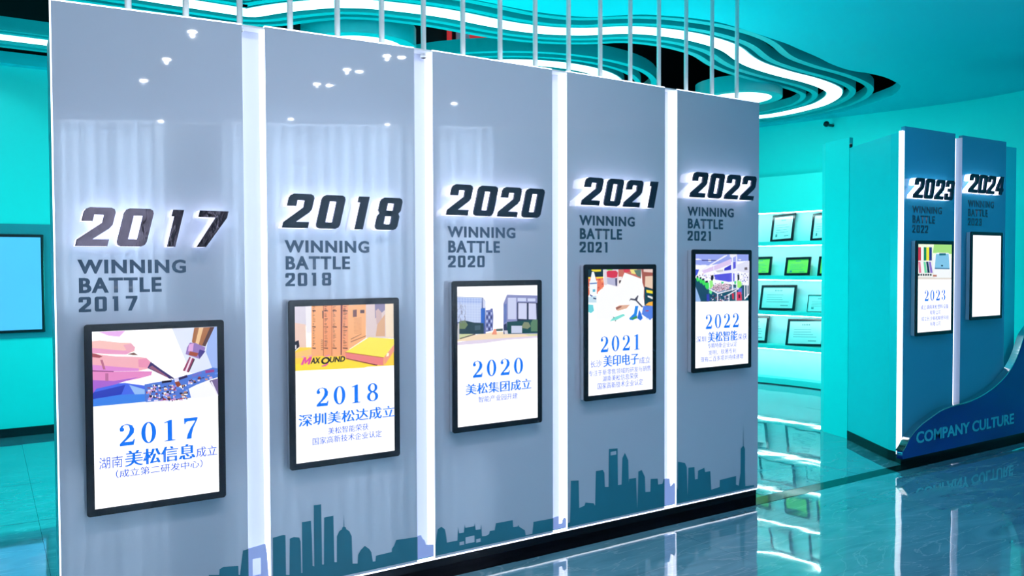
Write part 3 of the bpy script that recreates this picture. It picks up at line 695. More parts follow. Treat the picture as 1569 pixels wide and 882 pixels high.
def pic2():
    C = (7.672, 440, 455)
    q = lambda pts, c: P(*C, pts, c)
    q([(68, 100), (1262, 65), (1272, 795), (78, 868)], (248, 205, 150))
    q([(68, 100), (290, 92), (290, 330), (75, 340)], (222, 215, 228)); q([(215, 110), (285, 105), (285, 420), (225, 420)], (240, 235, 240)); q([(75, 300), (215, 320), (225, 590), (78, 600)], (240, 205, 190))
    q([(920, 75), (1262, 65), (1268, 480), (930, 480)], (225, 205, 205)); q([(1030, 80), (1150, 75), (1150, 150), (1035, 250)], (140, 130, 165)); q([(1040, 160), (1070, 135), (1110, 180), (1115, 300), (1050, 320)], (210, 180, 180)); q([(1150, 80), (1262, 70), (1265, 470), (1160, 470)], (245, 225, 200)); q([(1060, 320), (1150, 200), (1150, 460), (1040, 460)], (222, 175, 140))
    q([(76, 650), (150, 590), (290, 590), (300, 700), (900, 740), (1270, 640), (1272, 800), (78, 868)], (253, 214, 70)); q([(76, 660), (300, 600), (300, 700), (80, 720)], (250, 200, 120)); q([(78, 868), (80, 790), (700, 740), (1000, 800), (900, 830)], (254, 226, 60))
    q([(75, 530), (135, 505), (145, 580), (75, 645)], (25, 20, 40)); q([(78, 570), (108, 560), (108, 605), (80, 625)], (235, 230, 235))
    for x0, x1, c in ((285, 425, (250, 176, 120)), (425, 525, (246, 160, 110)), (525, 635, (250, 172, 122)), (640, 730, (244, 162, 118)), (715, 925, (250, 182, 128))):
        q([(x0, 95), (x1, 85), (x1, 690 if x1 < 800 else 480), (x0, 700 if x0 < 700 else 620)], c)
    for x in (422, 522): q([(x, 92), (x+6, 92), (x+6, 690), (x, 690)], (150, 70, 40))
    q([(628, 90), (650, 90), (640, 680), (628, 680)], (110, 50, 60)); q([(412, 160), (426, 160), (426, 250), (414, 250)], (60, 30, 30))
    rnd = random.Random(5)
    for x0, x1 in ((295, 335), (432, 478), (532, 580), (652, 708)):
        for y in (160, 350, 600): q([(x0, y-8), (x1, y-6), (x1, y+8), (x0, y+4)], (90, 50, 40))
        for k in range(24):
            y = 105+k*20+rnd.uniform(-4, 4)
            q([(x0+4, y), (x0+rnd.uniform(12, x1-x0), y), (x0+rnd.uniform(12, x1-x0), y+9), (x0+4, y+9)], (130, 80, 60) if rnd.random() < .6 else (190, 120, 80))
    for k in range(6): q([(395, 500+k*22), (425, 505+k*22), (425, 511+k*22), (395, 506+k*22)], (120, 60, 50))
    q([(770, 150), (815, 145), (815, 230), (770, 235)], (120, 80, 80)); q([(855, 150), (905, 148), (905, 188), (855, 190)], (90, 60, 60))
    for k in range(12):
        q([(780+k % 3*4, 250+k*16), (870, 240+k*16), (870, 244+k*16), (780, 254+k*16)], (205, 130, 90))
    q([(745, 490), (870, 430), (870, 436), (745, 498)], (120, 70, 60)); q([(745, 520), (925, 450), (925, 458), (745, 530)], (150, 90, 70))
    q([(680, 645), (960, 470), (1262, 490), (1265, 540), (1130, 710)], (253, 236, 90)); q([(680, 650), (1130, 712), (1130, 800), (1060, 795), (685, 715)], (238, 130, 130)); q([(1130, 712), (1262, 545), (1262, 620), (1140, 800)], (245, 160, 130)); q([(685, 715), (1060, 795), (1050, 805), (690, 725)], (110, 40, 40)); q([(680, 643), (1130, 706), (1130, 714), (680, 652)], (190, 110, 50)); q([(1170, 660), (1195, 655), (1190, 690), (1160, 700)], (255, 250, 220))
    # company wordmark
    q([(155, 795), (195, 705), (222, 705), (222, 745), (262, 700), (292, 700), (262, 790), (235, 792), (250, 745), (210, 785), (203, 785), (202, 745), (185, 795)], (230, 70, 160))
    q([(168, 700), (205, 690), (200, 700), (168, 712)], (240, 150, 200)); q([(245, 690), (290, 680), (288, 690), (240, 700)], (240, 150, 200))
    q([(400, 805), (450, 790), (470, 775), (485, 780), (450, 810), (400, 815)], (230, 70, 160)); q([(440, 690), (500, 675), (490, 690), (455, 700)], (235, 120, 200))
def pic2_marks(parent):
    C = (7.672, 440, 455)
    def T_(s, x0, x1, yb, h_):
        a = on_y(C[1]+x0/C[0], C[2]+yb/C[0], YD-0.003); b = on_y(C[1]+x1/C[0], C[2]+yb/C[0], YD-0.003); t_ = on_y(C[1]+x0/C[0], C[2]+(yb-h_)/C[0], YD-0.003)
        return text_mesh(s, a[0], b[0], a[1], t_[1]-a[1], YD-0.003, offset=0.03, bold=0.001)
    mes = [T_('AX', 278, 385, 785, 72), T_('UND', 500, 680, 770, 66)]
    a = on_y(C[1]+448/C[0], C[2]+745/C[0], YD); rx = on_y(C[1]+478/C[0], C[2]+745/C[0], YD)[0]-a[0]
    mes.append(upright(fill([ell(a[0], a[1], rx*1.7, rx*1.35), ell(a[0], a[1], rx*.95, rx*.75)], 0), YD-0.003))
    me = join_meshes(mes)
    zc = a[1]
    for v in me.vertices: v.co.x += (v.co.z-zc)*0.18
    link('wordmark', me, M_black, parent)
def pic3():
    C = (8.02, 690, 425)
    q = lambda pts, c: P(*C, pts, c)
    q([(60, 95), (1080, 80), (1080, 735), (75, 830)], (252, 252, 255))
    q([(75, 800), (400, 740), (1075, 690), (1075, 740), (700, 765), (400, 808), (80, 832)], (228, 215, 235)); q([(75, 760), (300, 705), (520, 670), (830, 660), (1075, 700), (1075, 715), (640, 745), (90, 785)], (246, 222, 190)); q([(75, 700), (300, 680), (310, 700), (130, 755), (78, 770)], (205, 210, 160)); q([(860, 670), (1075, 660), (1075, 715), (960, 715)], (215, 215, 165))
    q([(75, 235), (400, 245), (430, 290), (435, 690), (330, 695), (78, 690)], (70, 85, 150)); q([(80, 238), (392, 250), (375, 555), (80, 548)], (188, 202, 238)); q([(80, 250), (388, 262), (386, 320), (80, 315)], (160, 180, 230))
    for k in range(9): q([(95+k*34, 250), (98+k*34, 250), (98+k*34, 550), (95+k*34, 550)], (215, 225, 248))
    for k in range(9): q([(80, 275+k*32), (384, 282+k*32), (384, 285+k*32), (80, 278+k*32)], (215, 225, 248))
    q([(400, 250), (432, 300), (428, 380), (400, 370)], (205, 210, 235)); q([(375, 380), (430, 372), (415, 600), (375, 600)], (40, 100, 200))
    q([(80, 590), (120, 530), (190, 530), (220, 560), (300, 555), (410, 560), (410, 690), (78, 695)], (30, 60, 72)); q([(110, 540), (180, 525), (215, 580), (180, 630), (110, 630)], (110, 130, 90)); q([(300, 590), (370, 585), (370, 640), (300, 650)], (60, 85, 100))
    q([(435, 400), (490, 395), (495, 380), (520, 380), (528, 470), (522, 650), (435, 670)], (100, 110, 175))
    for r in range(5):
        for c_ in range(3): q([(443+c_*27, 425+r*48), (457+c_*27, 424+r*48), (457+c_*27, 455+r*48), (443+c_*27, 457+r*48)], (40, 50, 100) if (r+c_) % 2 else (190, 200, 235))
    q([(560, 630), (645, 625), (645, 655), (565, 658)], (70, 90, 90)); q([(508, 700), (535, 630), (560, 630), (572, 700)], (240, 150, 120))
    q([(650, 320), (695, 210), (1075, 220), (1075, 690), (650, 695)], (135, 140, 190)); q([(705, 248), (808, 248), (808, 512), (705, 512)], (205, 210, 240)); q([(825, 250), (930, 252), (930, 292), (825, 290)], (205, 212, 242)); q([(948, 255), (1045, 256), (1045, 292), (948, 292)], (205, 212, 242))
    q([(820, 305), (1075, 310), (1075, 600), (820, 580)], (25, 35, 75)); q([(833, 312), (938, 314), (938, 512), (833, 508)], (208, 212, 242)); q([(960, 315), (1050, 318), (1058, 515), (960, 512)], (208, 212, 242)); q([(695, 545), (1075, 515), (1075, 680), (695, 690)], (15, 70, 75)); q([(748, 592), (880, 592), (880, 680), (748, 682)], (200, 208, 232)); q([(655, 580), (690, 560), (700, 690), (655, 695)], (40, 50, 90)); q([(660, 330), (690, 320), (690, 540), (660, 560)], (100, 120, 185))
    for k in range(5): q([(715+k*20, 250), (717+k*20, 250), (717+k*20, 510), (715+k*20, 510)], (175, 185, 225))
    q([(880, 590), (905, 545), (960, 550), (985, 600), (950, 630), (885, 620)], (130, 140, 110)); q([(985, 560), (1010, 520), (1070, 515), (1070, 660), (990, 660)], (90, 130, 100))
    q([(90, 560), (108, 560), (108, 760), (80, 770)], (205, 205, 210))
    rnd = random.Random(2)
    for k in range(26):
        x = rnd.uniform(85, 180); y = rnd.uniform(270, 520); dx = rnd.uniform(-22, 22); q([(x, y), (x+4, y), (x+dx+3, y+50), (x+dx, y+50)], (120, 120, 150))
    q([(658, 650), (700, 650), (706, 692), (665, 695)], (215, 210, 220)); q([(110, 745), (300, 690), (310, 700), (120, 755)], (90, 80, 80))
def pic4():
    C = (8.017, 890, 400)
    q = lambda pts, c: P(*C, pts, c)
    q([(68, 88), (888, 88), (888, 735), (75, 735)], (254, 254, 255))
    q([(70, 90), (275, 90), (275, 190), (70, 195)], (10, 45, 60)); q([(125, 90), (250, 90), (245, 125), (180, 130), (135, 118)], (240, 220, 40)); q([(72, 195), (275, 190), (285, 310), (210, 380), (210, 400), (110, 400), (85, 440)], (238, 120, 90)); q([(72, 190), (120, 200), (120, 215), (72, 212)], (250, 220, 60)); q([(190, 195), (275, 190), (275, 205), (190, 215)], (250, 220, 60))
    rnd = random.Random(9)
    for k in range(26): x = rnd.uniform(75, 270); y = rnd.uniform(215, 360); q([(x, y), (x+16, y-5), (x+22, y+10), (x+4, y+14)], rnd.choice([(250, 160, 110), (205, 80, 70), (250, 200, 170)]))
    q([(135, 130), (160, 130), (185, 230), (200, 265), (195, 410), (108, 410), (105, 270), (118, 225)], (245, 250, 255)); q([(108, 268), (198, 262), (198, 275), (108, 282)], (60, 110, 180)); q([(145, 345), (175, 342), (175, 375), (145, 378)], (90, 180, 210))
    q([(278, 90), (460, 90), (450, 330), (282, 290)], (225, 215, 225)); q([(305, 90), (405, 90), (380, 112), (320, 110)], (130, 220, 70)); q([(315, 130), (340, 115), (430, 115), (455, 140), (445, 195), (400, 208), (320, 195)], (215, 50, 80)); q([(320, 205), (445, 205), (445, 305), (325, 280)], (185, 185, 215)); q([(420, 210), (445, 205), (445, 305), (425, 300)], (70, 70, 110))
    q([(460, 90), (740, 90), (740, 215), (700, 205), (545, 150), (500, 310), (455, 315)], (200, 110, 95)); q([(520, 90), (600, 92), (600, 130), (530, 140)], (215, 60, 80)); q([(600, 95), (690, 95), (670, 160), (620, 150)], (240, 225, 130)); q([(650, 110), (740, 100), (735, 200), (690, 180)], (90, 120, 110)); q([(460, 190), (505, 190), (490, 320), (455, 315)], (245, 235, 235)); q([(468, 235), (500, 232), (500, 270), (468, 272)], (60, 40, 40))
    q([(740, 90), (888, 90), (888, 550), (780, 540), (790, 300), (750, 210)], (165, 90, 80)); q([(790, 185), (888, 180), (888, 340), (785, 310)], (235, 205, 180)); q([(770, 95), (888, 92), (888, 140), (770, 130)], (235, 205, 195)); q([(780, 310), (888, 345), (888, 560), (780, 545)], (12, 60, 75)); q([(802, 350), (888, 365), (888, 400), (806, 385)], (245, 225, 50)); q([(820, 420), (888, 440), (888, 470), (820, 440)], (235, 235, 235)); q([(790, 540), (830, 505), (888, 492), (888, 550)], (250, 180, 60))
    q([(190, 480), (230, 370), (325, 280), (460, 320), (495, 320), (535, 140), (740, 215), (775, 330), (765, 560), (700, 560), (420, 520), (400, 720), (190, 720)], (252, 252, 255))
    q([(75, 440), (190, 420), (190, 510), (95, 510)], (200, 225, 240)); q([(85, 530), (150, 535), (160, 610), (120, 640), (90, 620)], (110, 210, 220)); q([(150, 445), (190, 455), (185, 470), (150, 460)], (30, 50, 110)); q([(110, 405), (150, 425), (130, 435), (105, 420)], (60, 80, 150))
    q([(590, 490), (610, 455), (660, 462), (700, 415), (705, 425), (690, 480), (765, 560), (750, 570), (670, 485), (610, 475)], (70, 70, 90)); q([(420, 570), (470, 540), (600, 535), (560, 580), (450, 610)], (225, 175, 150)); q([(430, 565), (500, 545), (495, 565), (430, 600)], (160, 100, 90)); q([(350, 740), (400, 690), (520, 645), (545, 665), (440, 720)], (130, 225, 215)); q([(395, 675), (412, 695), (400, 700)], (30, 60, 50)); q([(410, 735), (430, 720), (430, 738)], (30, 60, 50))
    q([(590, 700), (650, 640), (665, 550), (705, 548), (680, 690), (640, 725), (600, 720)], (30, 135, 235)); q([(715, 590), (740, 640), (760, 700), (730, 730), (690, 700)], (40, 110, 220)); q([(765, 548), (882, 548), (882, 690), (850, 725), (800, 690), (745, 650)], (85, 130, 230)); q([(590, 705), (640, 690), (690, 665), (690, 700), (650, 715)], (60, 150, 90)); q([(790, 605), (830, 600), (830, 615), (795, 615)], (180, 60, 80)); q([(770, 690), (830, 700), (820, 725)], (220, 235, 250))
def pic5():
    C = (9.8, 1055, 380)
    q = lambda pts, c: P(*C, pts, c)
    q([(85, 78), (912, 78), (912, 788), (88, 803)], (128, 145, 232))
    q([(88, 80), (912, 80), (912, 190), (700, 200), (300, 260), (88, 250)], (150, 165, 240)); q([(88, 160), (150, 155), (200, 172), (120, 180)], (245, 245, 255)); q([(295, 165), (340, 170), (338, 205), (295, 200)], (250, 250, 255)); q([(200, 175), (440, 180), (440, 190), (200, 190)], (60, 50, 130)); q([(88, 245), (150, 250), (145, 262), (88, 260)], (240, 240, 255)); q([(190, 250), (270, 248), (265, 260), (195, 262)], (240, 240, 255))
    q([(110, 375), (540, 110), (580, 100), (580, 115), (380, 230), (200, 345)], (240, 238, 252)); q([(200, 340), (640, 160), (640, 240), (430, 320), (230, 380)], (222, 200, 240)); q([(88, 320), (160, 320), (130, 400), (88, 430)], (60, 80, 215))
    q([(540, 300), (640, 245), (640, 340), (530, 340)], (50, 50, 200)); q([(660, 210), (710, 200), (710, 300), (660, 320)], (80, 80, 215)); q([(720, 250), (912, 185), (912, 380), (720, 340)], (225, 225, 245)); q([(840, 290), (880, 285), (885, 325), (840, 330)], (110, 100, 110)); q([(745, 165), (790, 165), (785, 185), (755, 180)], (245, 240, 255))
    q([(380, 400), (640, 370), (690, 380), (690, 500), (600, 505), (400, 470)], (85, 85, 222)); q([(420, 350), (690, 320), (720, 335), (720, 350), (480, 380)], (235, 235, 252)); q([(400, 335), (520, 320), (520, 350), (430, 365)], (200, 200, 210))
    q([(88, 440), (300, 560), (300, 803), (88, 803)], (20, 70, 100)); q([(88, 540), (130, 640), (180, 780), (180, 803), (88, 803)], (150, 185, 235))
    q([(300, 600), (600, 540), (912, 560), (912, 788), (300, 800)], (15, 80, 105)); q([(300, 600), (480, 530), (740, 600), (600, 620), (430, 680)], (90, 140, 190)); q([(320, 590), (470, 520), (640, 560), (600, 610), (440, 660)], (200, 175, 195))
    rnd = random.Random(11)
    for k in range(130): x = rnd.uniform(310, 640); y = rnd.uniform(525, 640); q([(x, y), (x+12, y), (x+10, y+14), (x-2, y+12)], rnd.choice([(250, 245, 250), (120, 40, 70), (40, 30, 60), (230, 170, 180), (190, 160, 190)]))
    for k in range(60): x = rnd.uniform(320, 590); y = rnd.uniform(690, 795); q([(x, y), (x+14, y), (x+10, y+14), (x-2, y+12)], rnd.choice([(250, 245, 250), (170, 60, 80), (30, 40, 60), (130, 120, 190)]))
    for k in range(40): x = rnd.uniform(720, 905); y = rnd.uniform(360, 540); q([(x, y), (x+14, y), (x+10, y+16), (x-2, y+12)], rnd.choice([(240, 240, 250), (60, 60, 160), (30, 30, 60), (130, 130, 220)]))
    for k in range(40): x = rnd.uniform(130, 400); y = rnd.uniform(370, 460); q([(x, y), (x+14, y), (x+10, y+10), (x-2, y+10)], rnd.choice([(240, 240, 250), (90, 90, 220), (20, 20, 60), (215, 80, 90), (170, 170, 235)]))
    for x, y, s_ in ((120, 450, 42), (165, 470, 48), (205, 490, 55), (255, 525, 75)):
        q([(x-s_*.4, y-8), (x+s_*.5, y-10), (x+s_*.6, y+s_*.9), (x+s_*.2, y+s_*1.3), (x-s_*.2, y+s_*.8)], (60, 225, 90)); q([(x-s_*.2, y-34), (x+s_*.35, y-38), (x+s_*.35, y-8), (x-s_*.25, y-8)], (20, 20, 50))
    q([(300, 490), (350, 475), (360, 560), (310, 620)], (150, 240, 130)); q([(325, 410), (365, 400), (370, 450), (345, 490), (322, 470)], (20, 20, 40)); q([(300, 620), (345, 650), (330, 695), (300, 670)], (110, 235, 150)); q([(260, 690), (300, 690), (305, 790), (262, 795)], (50, 60, 180))
    q([(710, 480), (780, 500), (790, 560), (740, 610), (715, 600)], (160, 240, 120)); q([(722, 395), (750, 395), (755, 470), (725, 490)], (15, 20, 40)); q([(740, 600), (790, 600), (790, 690), (730, 690)], (90, 110, 215)); q([(715, 660), (780, 655), (790, 780), (712, 785)], (225, 60, 100)); q([(735, 695), (765, 692), (765, 750), (738, 752)], (90, 20, 60)); q([(640, 680), (668, 676), (668, 765), (650, 768)], (215, 40, 70)); q([(672, 500), (705, 490), (700, 540), (680, 540)], (60, 215, 130)); q([(480, 500), (520, 505), (510, 530), (480, 528)], (60, 215, 130))
    W_ = (240, 240, 255)
    for pts in ([(636, 80), (656, 80), (660, 630), (640, 640)], [(700, 120), (718, 120), (720, 600), (704, 600)], [(604, 80), (700, 80), (720, 110), (640, 150), (610, 130)], [(418, 685), (432, 682), (432, 800), (420, 800)], [(590, 690), (740, 600), (745, 612), (602, 700), (602, 790), (590, 790)], [(696, 640), (708, 640), (708, 785), (696, 785)], [(825, 560), (838, 556), (838, 770), (825, 770)], [(860, 550), (874, 546), (874, 740), (862, 742)], [(825, 755), (912, 660), (912, 680), (830, 775)], [(890, 190), (905, 190), (905, 700), (892, 700)], [(290, 600), (430, 672), (430, 690), (290, 615)], [(430, 672), (740, 590), (740, 602), (430, 690)], [(362, 270), (372, 270), (375, 560), (366, 560)], [(254, 360), (264, 358), (266, 430), (256, 430)]): q(pts, W_)
    q([(795, 425), (835, 425), (832, 470), (798, 470)], (230, 230, 250))
def pic6():
    C = (5.512, 1395, 360)
    q = lambda pts, c: P(*C, pts, c)
    q([(55, 62), (350, 68), (350, 372), (58, 372)], (200, 232, 170)); q([(200, 68), (350, 68), (350, 160), (190, 150)], (165, 225, 120)); q([(55, 190), (350, 200), (350, 372), (58, 372)], (240, 240, 236)); q([(55, 355), (350, 360), (350, 374), (58, 374)], (225, 215, 205))
    for k, c in enumerate(((200, 30, 60), (245, 245, 245), (20, 130, 80), (245, 235, 30), (30, 40, 130))): q([(66+k*23, 102), (89+k*23, 102), (89+k*23, 214), (66+k*23, 216)], c)
    for k, c in enumerate(((235, 120, 150), (245, 245, 245), (110, 215, 160), (20, 30, 70), (140, 110, 205))): q([(66+k*22, 225), (84+k*22, 225), (92+k*24, 318), (72+k*24, 320)], c)
    for k in range(6): q([(62+k*20, 330), (76+k*20, 326), (80+k*20, 340), (66+k*20, 344)], (20, 20, 30))
    q([(210, 160), (225, 148), (320, 150), (338, 170), (345, 360), (205, 360), (190, 260), (190, 190)], (245, 248, 250)); q([(215, 160), (322, 158), (330, 285), (205, 282)], (130, 195, 230)); q([(243, 153), (298, 153), (298, 170), (243, 172)], (20, 100, 120)); q([(258, 252), (275, 252), (275, 263), (258, 263)], (15, 20, 40)); q([(205, 276), (330, 280), (330, 288), (205, 286)], (60, 110, 150)); q([(190, 335), (222, 335), (222, 352), (190, 350)], (190, 120, 100))

SERIF = {
 '0': [ell(.3, .5, .29, .5), ell(.3, .5, .125, .45)],
 '1': [[(.08, 0), (.52, 0), (.52, .03), (.39, .055), (.39, 1), (.33, 1), (.08, .90), (.08, .86), (.21, .88), (.21, .055), (.08, .03)]],
 '2': [[(.02, 0), (.55, 0), (.6, .28), (.56, .28), (.5, .17), (.2, .17), (.42, .38), (.56, .56), (.58, .74), (.5, .92), (.3, 1), (.1, .94), (.02, .8), (.04, .68), (.13, .66), (.2, .72), (.19, .8), (.14, .86), (.2, .94), (.3, .955), (.38, .9), (.41, .74), (.37, .56), (.25, .36), (.02, .1)]],
 '7': [[(.05, .72), (.04, 1), (.6, 1), (.6, .93), (.42, .5), (.35, .2), (.34, 0), (.14, 0), (.18, .22), (.3, .5), (.5, .84), (.2, .84), (.12, .80), (.09, .72)]],
 '3': [[(.02, .8), (.1, .94), (.28, 1), (.48, .94), (.55, .78), (.5, .62), (.36, .53), (.52, .44), (.6, .27), (.53, .08), (.3, 0), (.1, .05), (.02, .18), (.04, .28), (.13, .31), (.2, .25), (.19, .17), (.15, .11), (.2, .05), (.28, .04), (.38, .1), (.42, .27), (.38, .44), (.28, .5), (.18, .51), (.18, .55), (.28, .57), (.36, .64), (.38, .78), (.34, .92), (.26, .96), (.18, .93), (.15, .88), (.2, .82), (.18, .72), (.1, .69), (.03, .73)]],
}
o8 = []
for i in range(41):
    y = i/40; a = 1-((y-.75)/.25)**2; b = 1-((y-.27)/.27)**2
    o8.append((.3+max(.25*math.sqrt(max(a, 0)), .29*math.sqrt(max(b, 0))), y))
SERIF['8'] = [o8+[(.6-x, y) for x, y in o8[::-1]], ell(.3, .76, .11, .19), ell(.3, .26, .13, .22)]
def scr_text(parent, C, s, x0, x1, yb, h, m_, bold=1.0, serif=False, yb2=None):
    a = on_y(C[1]+x0/C[0], C[2]+yb/C[0], YD); b = on_y(C[1]+x1/C[0], C[2]+(yb2 or yb)/C[0], YD)
    tp = on_y(C[1]+x0/C[0], C[2]+(yb-h)/C[0], YD)
    y = YD-0.0035; hh = tp[1]-a[1]
    if serif:
        adv = (b[0]-a[0])/(3+.72); mes = []
        for i, ch in enumerate(s): mes.append(upright(fill(place(SERIF[ch], a[0]+i*adv, adv*1.2, a[1], hh), 0), y))
        me = join_meshes(mes)
    else: me = text_mesh(s, a[0], b[0], a[1], hh, y, bold=hh*0.035*bold)
    link('screen_text', me, m_, parent)
TXT = {
 1: ((2.521, 100, 470), [('2017', 208, 512, 538, 84, 1), ('湖南', 130, 222, 628, 46, 0), ('美松信息', 230, 498, 618, 62, 2.2), ('成立', 505, 585, 581, 40, .6), ('（成立第二研发中心）', 195, 530, 661, 32, .6)]),
 2: ((3.041, 420, 440), [('2018', 195, 485, 556, 88, 1), ('深圳美松达成立', 112, 558, 652, 58, 1.8), ('美松智能荣获', 250, 438, 685, 32, .6), ('国家高新技术企业认定', 178, 500, 735, 34, .6)]),
 3: ((3.392, 670, 410), [('2020', 182, 445, 572, 88, 1), ('美松集团成立', 145, 485, 663, 58, 1.8), ('智能产业园开建', 212, 415, 701, 32, .5)]),
 4: ((3.675, 870, 390), [('2021', 182, 408, 550, 90, 1), ('长沙', 125, 187, 637, 40, .6), ('美印电子', 197, 395, 633, 66, 2.0), ('成立', 400, 462, 614, 38, .6), ('专注于新零售领域的研发与销售', 115, 465, 686, 33, .4), ('湖南美松信息荣获', 193, 393, 716, 34, .6), ('国家高新技术企业认定', 165, 420, 759, 36, .6)]),
 5: ((4.008, 1040, 370), [('2022', 162, 367, 537, 90, 1), ('深圳', 105, 166, 620, 38, .6), ('美松智能', 175, 355, 619, 64, 2.0), ('荣获', 362, 416, 604, 38, .6), ('专精特新企业认定', 175, 355, 657, 33, .6), ('发明、软著专利', 180, 350, 698, 32, .4), ('现有二百多项并持续递增', 132, 392, 742, 34, .6)]),
 6: ((5.512, 1395, 360), [('2023', 115, 292, 557, 92, 1), ('成立湖南美松塑料设备', 83, 317, 630, 38, .6), ('有限公司', 160, 250, 674, 38, .6), ('成立长沙美松精密科技', 88, 320, 727, 38, .6), ('有限公司', 162, 250, 770, 38, .6)]),
}
desc = {1: 'upright monitor showing tweezers and a circuit board above 2017', 2: 'upright monitor showing yellow cartons above 2018', 3: 'upright monitor showing two glass buildings above 2020',
        4: 'upright monitor showing bottles and white packs above 2021', 5: 'upright monitor showing a factory line of workers above 2022', 6: 'upright monitor showing colour swatches and a printer above 2023', 7: 'upright monitor with a blank white screen on the last panel'}
pics = {1: (pic1, .0), 2: (pic2, .0), 3: (pic3, .0), 4: (pic4, .0), 5: (pic5, .0), 6: (pic6, .0)}
for k, (x0, x1, z0, z1) in SCR.items():
    t = thing('monitor', desc[k], 'monitor', (x0, 0, z0), 'upright monitors on the timeline walls')
    box('casing', (x0+0.004, -0.034, z0+0.004), (x1-0.004, -0.0015, z1-0.004), M_silver, t, 0.006)
    bz = 0.027
    def rr(a, b, c_, d, r, n=5):
        o_ = []
        for cx, cy, s0 in ((b-r, c_+r, -90), (b-r, d-r, 0), (a+r, d-r, 90), (a+r, c_+r, 180)):
            for i in range(n+1): an = math.radians(s0+90*i/n); o_.append((cx+r*math.cos(an), cy+r*math.sin(an)))
        return o_
    facing('bezel', [rr(x0, x1, z0, z1, 0.012), [(x0+bz, z0+bz), (x1-bz, z0+bz), (x1-bz, z1-bz), (x0+bz, z1-bz)]], -0.0425, -0.034, M_black, t)
    rect = (x0+bz, x1-bz, z0+bz, z1-bz)
    POLY.append(([(rect[0], rect[2]), (rect[1], rect[2]), (rect[1], rect[3]), (rect[0], rect[3])], WH))
    ds = flush_picture('display', t, rect, rect[2])
    if k in pics:
        pics[k][0](); flush_picture('screen_picture', t, rect, z0+0.3)
        if k == 2: pic2_marks(t)
        C, rows = TXT[k]
        for i, (s, a, b, yb, h, bo) in enumerate(rows):
            scr_text(t, C, s, a, b, yb, h, M_textblue if (i == 0 or bo > 1) else M_textnavy, bo, serif=(i == 0))

# ------------------------------------------------------------------ television alcove on the far left wall
t = thing('television_alcove', 'dark teal wall recess frame around the television at far left', 'alcove', (-0.6, YB, 0.85))
zt0, zt1 = 0.855, 1.845
box('alcove_back', (-1.6, YB-0.021, zt0), (0.62, YB-0.001, zt1), M_alcove, t)
tv = thing('television', 'large wall television with a plain blue picture at far left', 'television', (-0.6, YB, 0.9))
box('tv_frame', (-1.35, YB-0.06, 0.905), (0.225, YB-0.021, 1.755), M_black, tv, 0.006)
box('tv_screen', (-1.325, YB-0.063, 0.93), (0.20, YB-0.0605, 1.73), M_tv, tv)

# ------------------------------------------------------------------ award cabinet in the gap
cab = thing('award_cabinet', 'curved glowing white shelf cabinet holding framed certificates', 'cabinet', (7.95, 3.0, 0))
cf = smooth_path([(7.45, 4.75), (7.72, 4.0), (7.858, 3.428), (7.95, 3.0), (7.979, 2.639), (7.965, 2.2), (7.93, 1.8)], 6)
cback = offset_path(cf, -0.24)
if cback[10].x < cf[10].x: cback = offset_path(cf, 0.24); SG = 1
else: SG = -1
def co(d): return offset_path(cf, SG*d)
strip('back_panel', co(0.20), co(0.22), 0.0, 2.54, M_shelf, cab)
strip('header', co(0.0), co(0.199), 2.10, 2.54, M_cyan_bright, cab)
for z in (1.70, 1.285, 0.855, 0.44):
    sh = strip('shelf', co(0.0), co(0.199), z, z+0.05, M_cyan_bright, cab)
    strip('led_line', co(0.03), co(0.045), z-0.006, z-0.0005, M_shelfled, sh)
hd = strip('led_line', co(0.01), co(0.03), 2.092, 2.0995, M_shelfled, cab)
strip('plinth', co(0.02), co(0.199), 0.012, 0.08, M_cyan_bright, cab)
strip('plinth_gap', co(0.03), co(0.199), 0.0, 0.0115, M_black, cab)
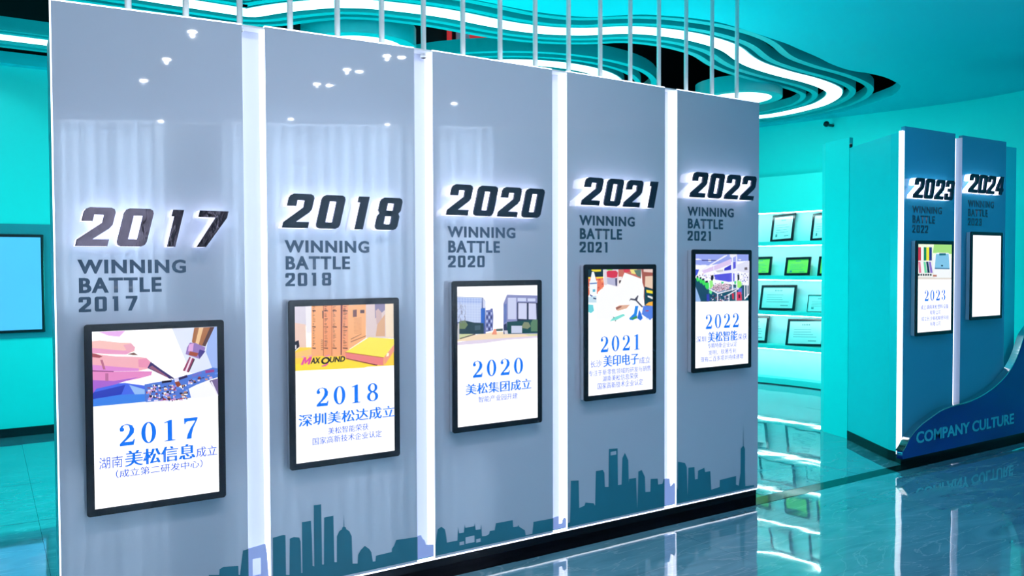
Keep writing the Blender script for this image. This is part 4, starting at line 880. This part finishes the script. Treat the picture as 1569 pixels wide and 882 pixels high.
def cert(x0, y0, x1, y1, zs, paper, label, skew=0.0, framed=True):
    """certificate standing on the shelf top at height zs; pixel box gives its place and size"""
    cx = (x0+x1)/2; d = ray(cx, (y0+y1)/2); n = Vector((-0.985, -0.17, 0))
    p0 = Vector((7.93+0.09, 3.0, 0)); tt = (p0-CAM).dot(n)/d.dot(n)
    c_ = CAM+d*tt; dep = (c_-CAM).dot(FWD)
    h = (y1-y0)*dep/F_PX*0.98; wd_ = (x1-x0)*dep/F_PX/0.90
    tdir = Vector((0.17, -0.985, 0)); lean = math.radians(12)
    up = Vector((-n.x*math.sin(lean), -n.y*math.sin(lean), math.cos(lean))); nn = tdir.cross(up)
    if nn.x > 0: nn = -nn
    M = Matrix(((tdir.x, nn.x, up.x, c_.x), (tdir.y, nn.y, up.y, c_.y), (tdir.z, nn.z, up.z, zs+0.002), (0, 0, 0, 1)))
    t = thing('framed_certificate' if framed else 'certificate', label, 'certificate', (c_.x, c_.y, zs), 'certificates on the award shelves')
    base = Matrix.Translation(-Vector(t.location)) @ M @ Matrix(((1, 0, 0, 0), (0, 1, 0, 0), (skew, 0, 1, 0), (0, 0, 0, 1)))
    def put(name, me, m_):
        me.transform(base); o = bpy.data.objects.new(name, me); COL.objects.link(o); o.parent = t; me.materials.clear(); me.materials.append(m_); return o
    fb = 0.027 if framed else 0.004
    fr = fill([[(-wd_/2, 0), (wd_/2, 0), (wd_/2, h), (-wd_/2, h)], [(-wd_/2+fb, fb), (wd_/2-fb, fb), (wd_/2-fb, h-fb), (-wd_/2+fb, h-fb)]], 0.018)
    fr.transform(Matrix(((1, 0, 0, 0), (0, 0, 1, 0.009), (0, 1, 0, 0), (0, 0, 0, 1)))); put('frame', fr, M_black)
    pp = fill([[(-wd_/2+fb, fb), (wd_/2-fb, fb), (wd_/2-fb, h-fb), (-wd_/2+fb, h-fb)]], 0)
    pp.transform(Matrix(((1, 0, 0, 0), (0, 0, 1, 0.008), (0, 1, 0, 0), (0, 0, 0, 1)))); put('paper', pp, paper)
    vs, fs = [], []
    def bar(a, b, z, q):
        k = len(vs); vs.extend([(a, 0.0088, z), (b, 0.0088, z), (b, 0.0088, z+q), (a, 0.0088, z+q)]); fs.append((k, k+1, k+2, k+3))
    rnd = random.Random(int(x0*7+y0))
    iw = wd_-2*fb
    for k in range(5): bar(-iw*.10+k*iw*.05-iw*.02, -iw*.10+k*iw*.05+iw*.012, h*.76, h*.05)
    for k in range(4): bar(-iw*.36, iw*rnd.uniform(.1, .36), h*(.60-k*.09), h*.016)
    bar(-iw*.36, -iw*.26, h*.17, h*.11) if rnd.random() < .5 else None
    bar(iw*.1, iw*.34, h*.18, h*.03)
    me = bpy.data.meshes.new('printed_lines'); me.from_pydata(vs, [], fs); put('printed_lines', me, M_ink)
S1, S2, S3, S4 = 1.75, 1.335, 0.905, 0.49
cert(1181, 327, 1215, 370, S1, M_paper, 'tall black-framed certificate on the top shelf, left of two', 0.06)
cert(1243, 325, 1275, 369, S1, M_paper, 'black-framed certificate on the top shelf cut off by the pier', 0.06)
cert(1146, 393, 1181, 422, S2, M_paper_green, 'green framed certificate on the second shelf beside the display wall', 0.02)
cert(1203, 393, 1240, 422, S2, M_paper_green, 'lime green framed certificate in the middle of the second shelf', 0.02)
cert(1254, 391, 1289, 422, S2, M_paper_green, 'green framed certificate on the second shelf cut off by the pier', 0.02)
cert(1164, 432, 1217, 472, S3, M_paper, 'wide mint framed certificate on the third shelf', 0.02)
cert(1238, 448, 1275, 475, S3, M_paper, 'unframed pale certificate on the third shelf beside the pier', 0.02, False)
cert(1140, 481, 1175, 523, S4, M_paper, 'framed certificate on the lowest shelf beside the display wall', 0.04)
cert(1205, 486, 1260, 529, S4, M_paper, 'largest black-framed certificate on the lowest shelf, leaning right', 0.05)
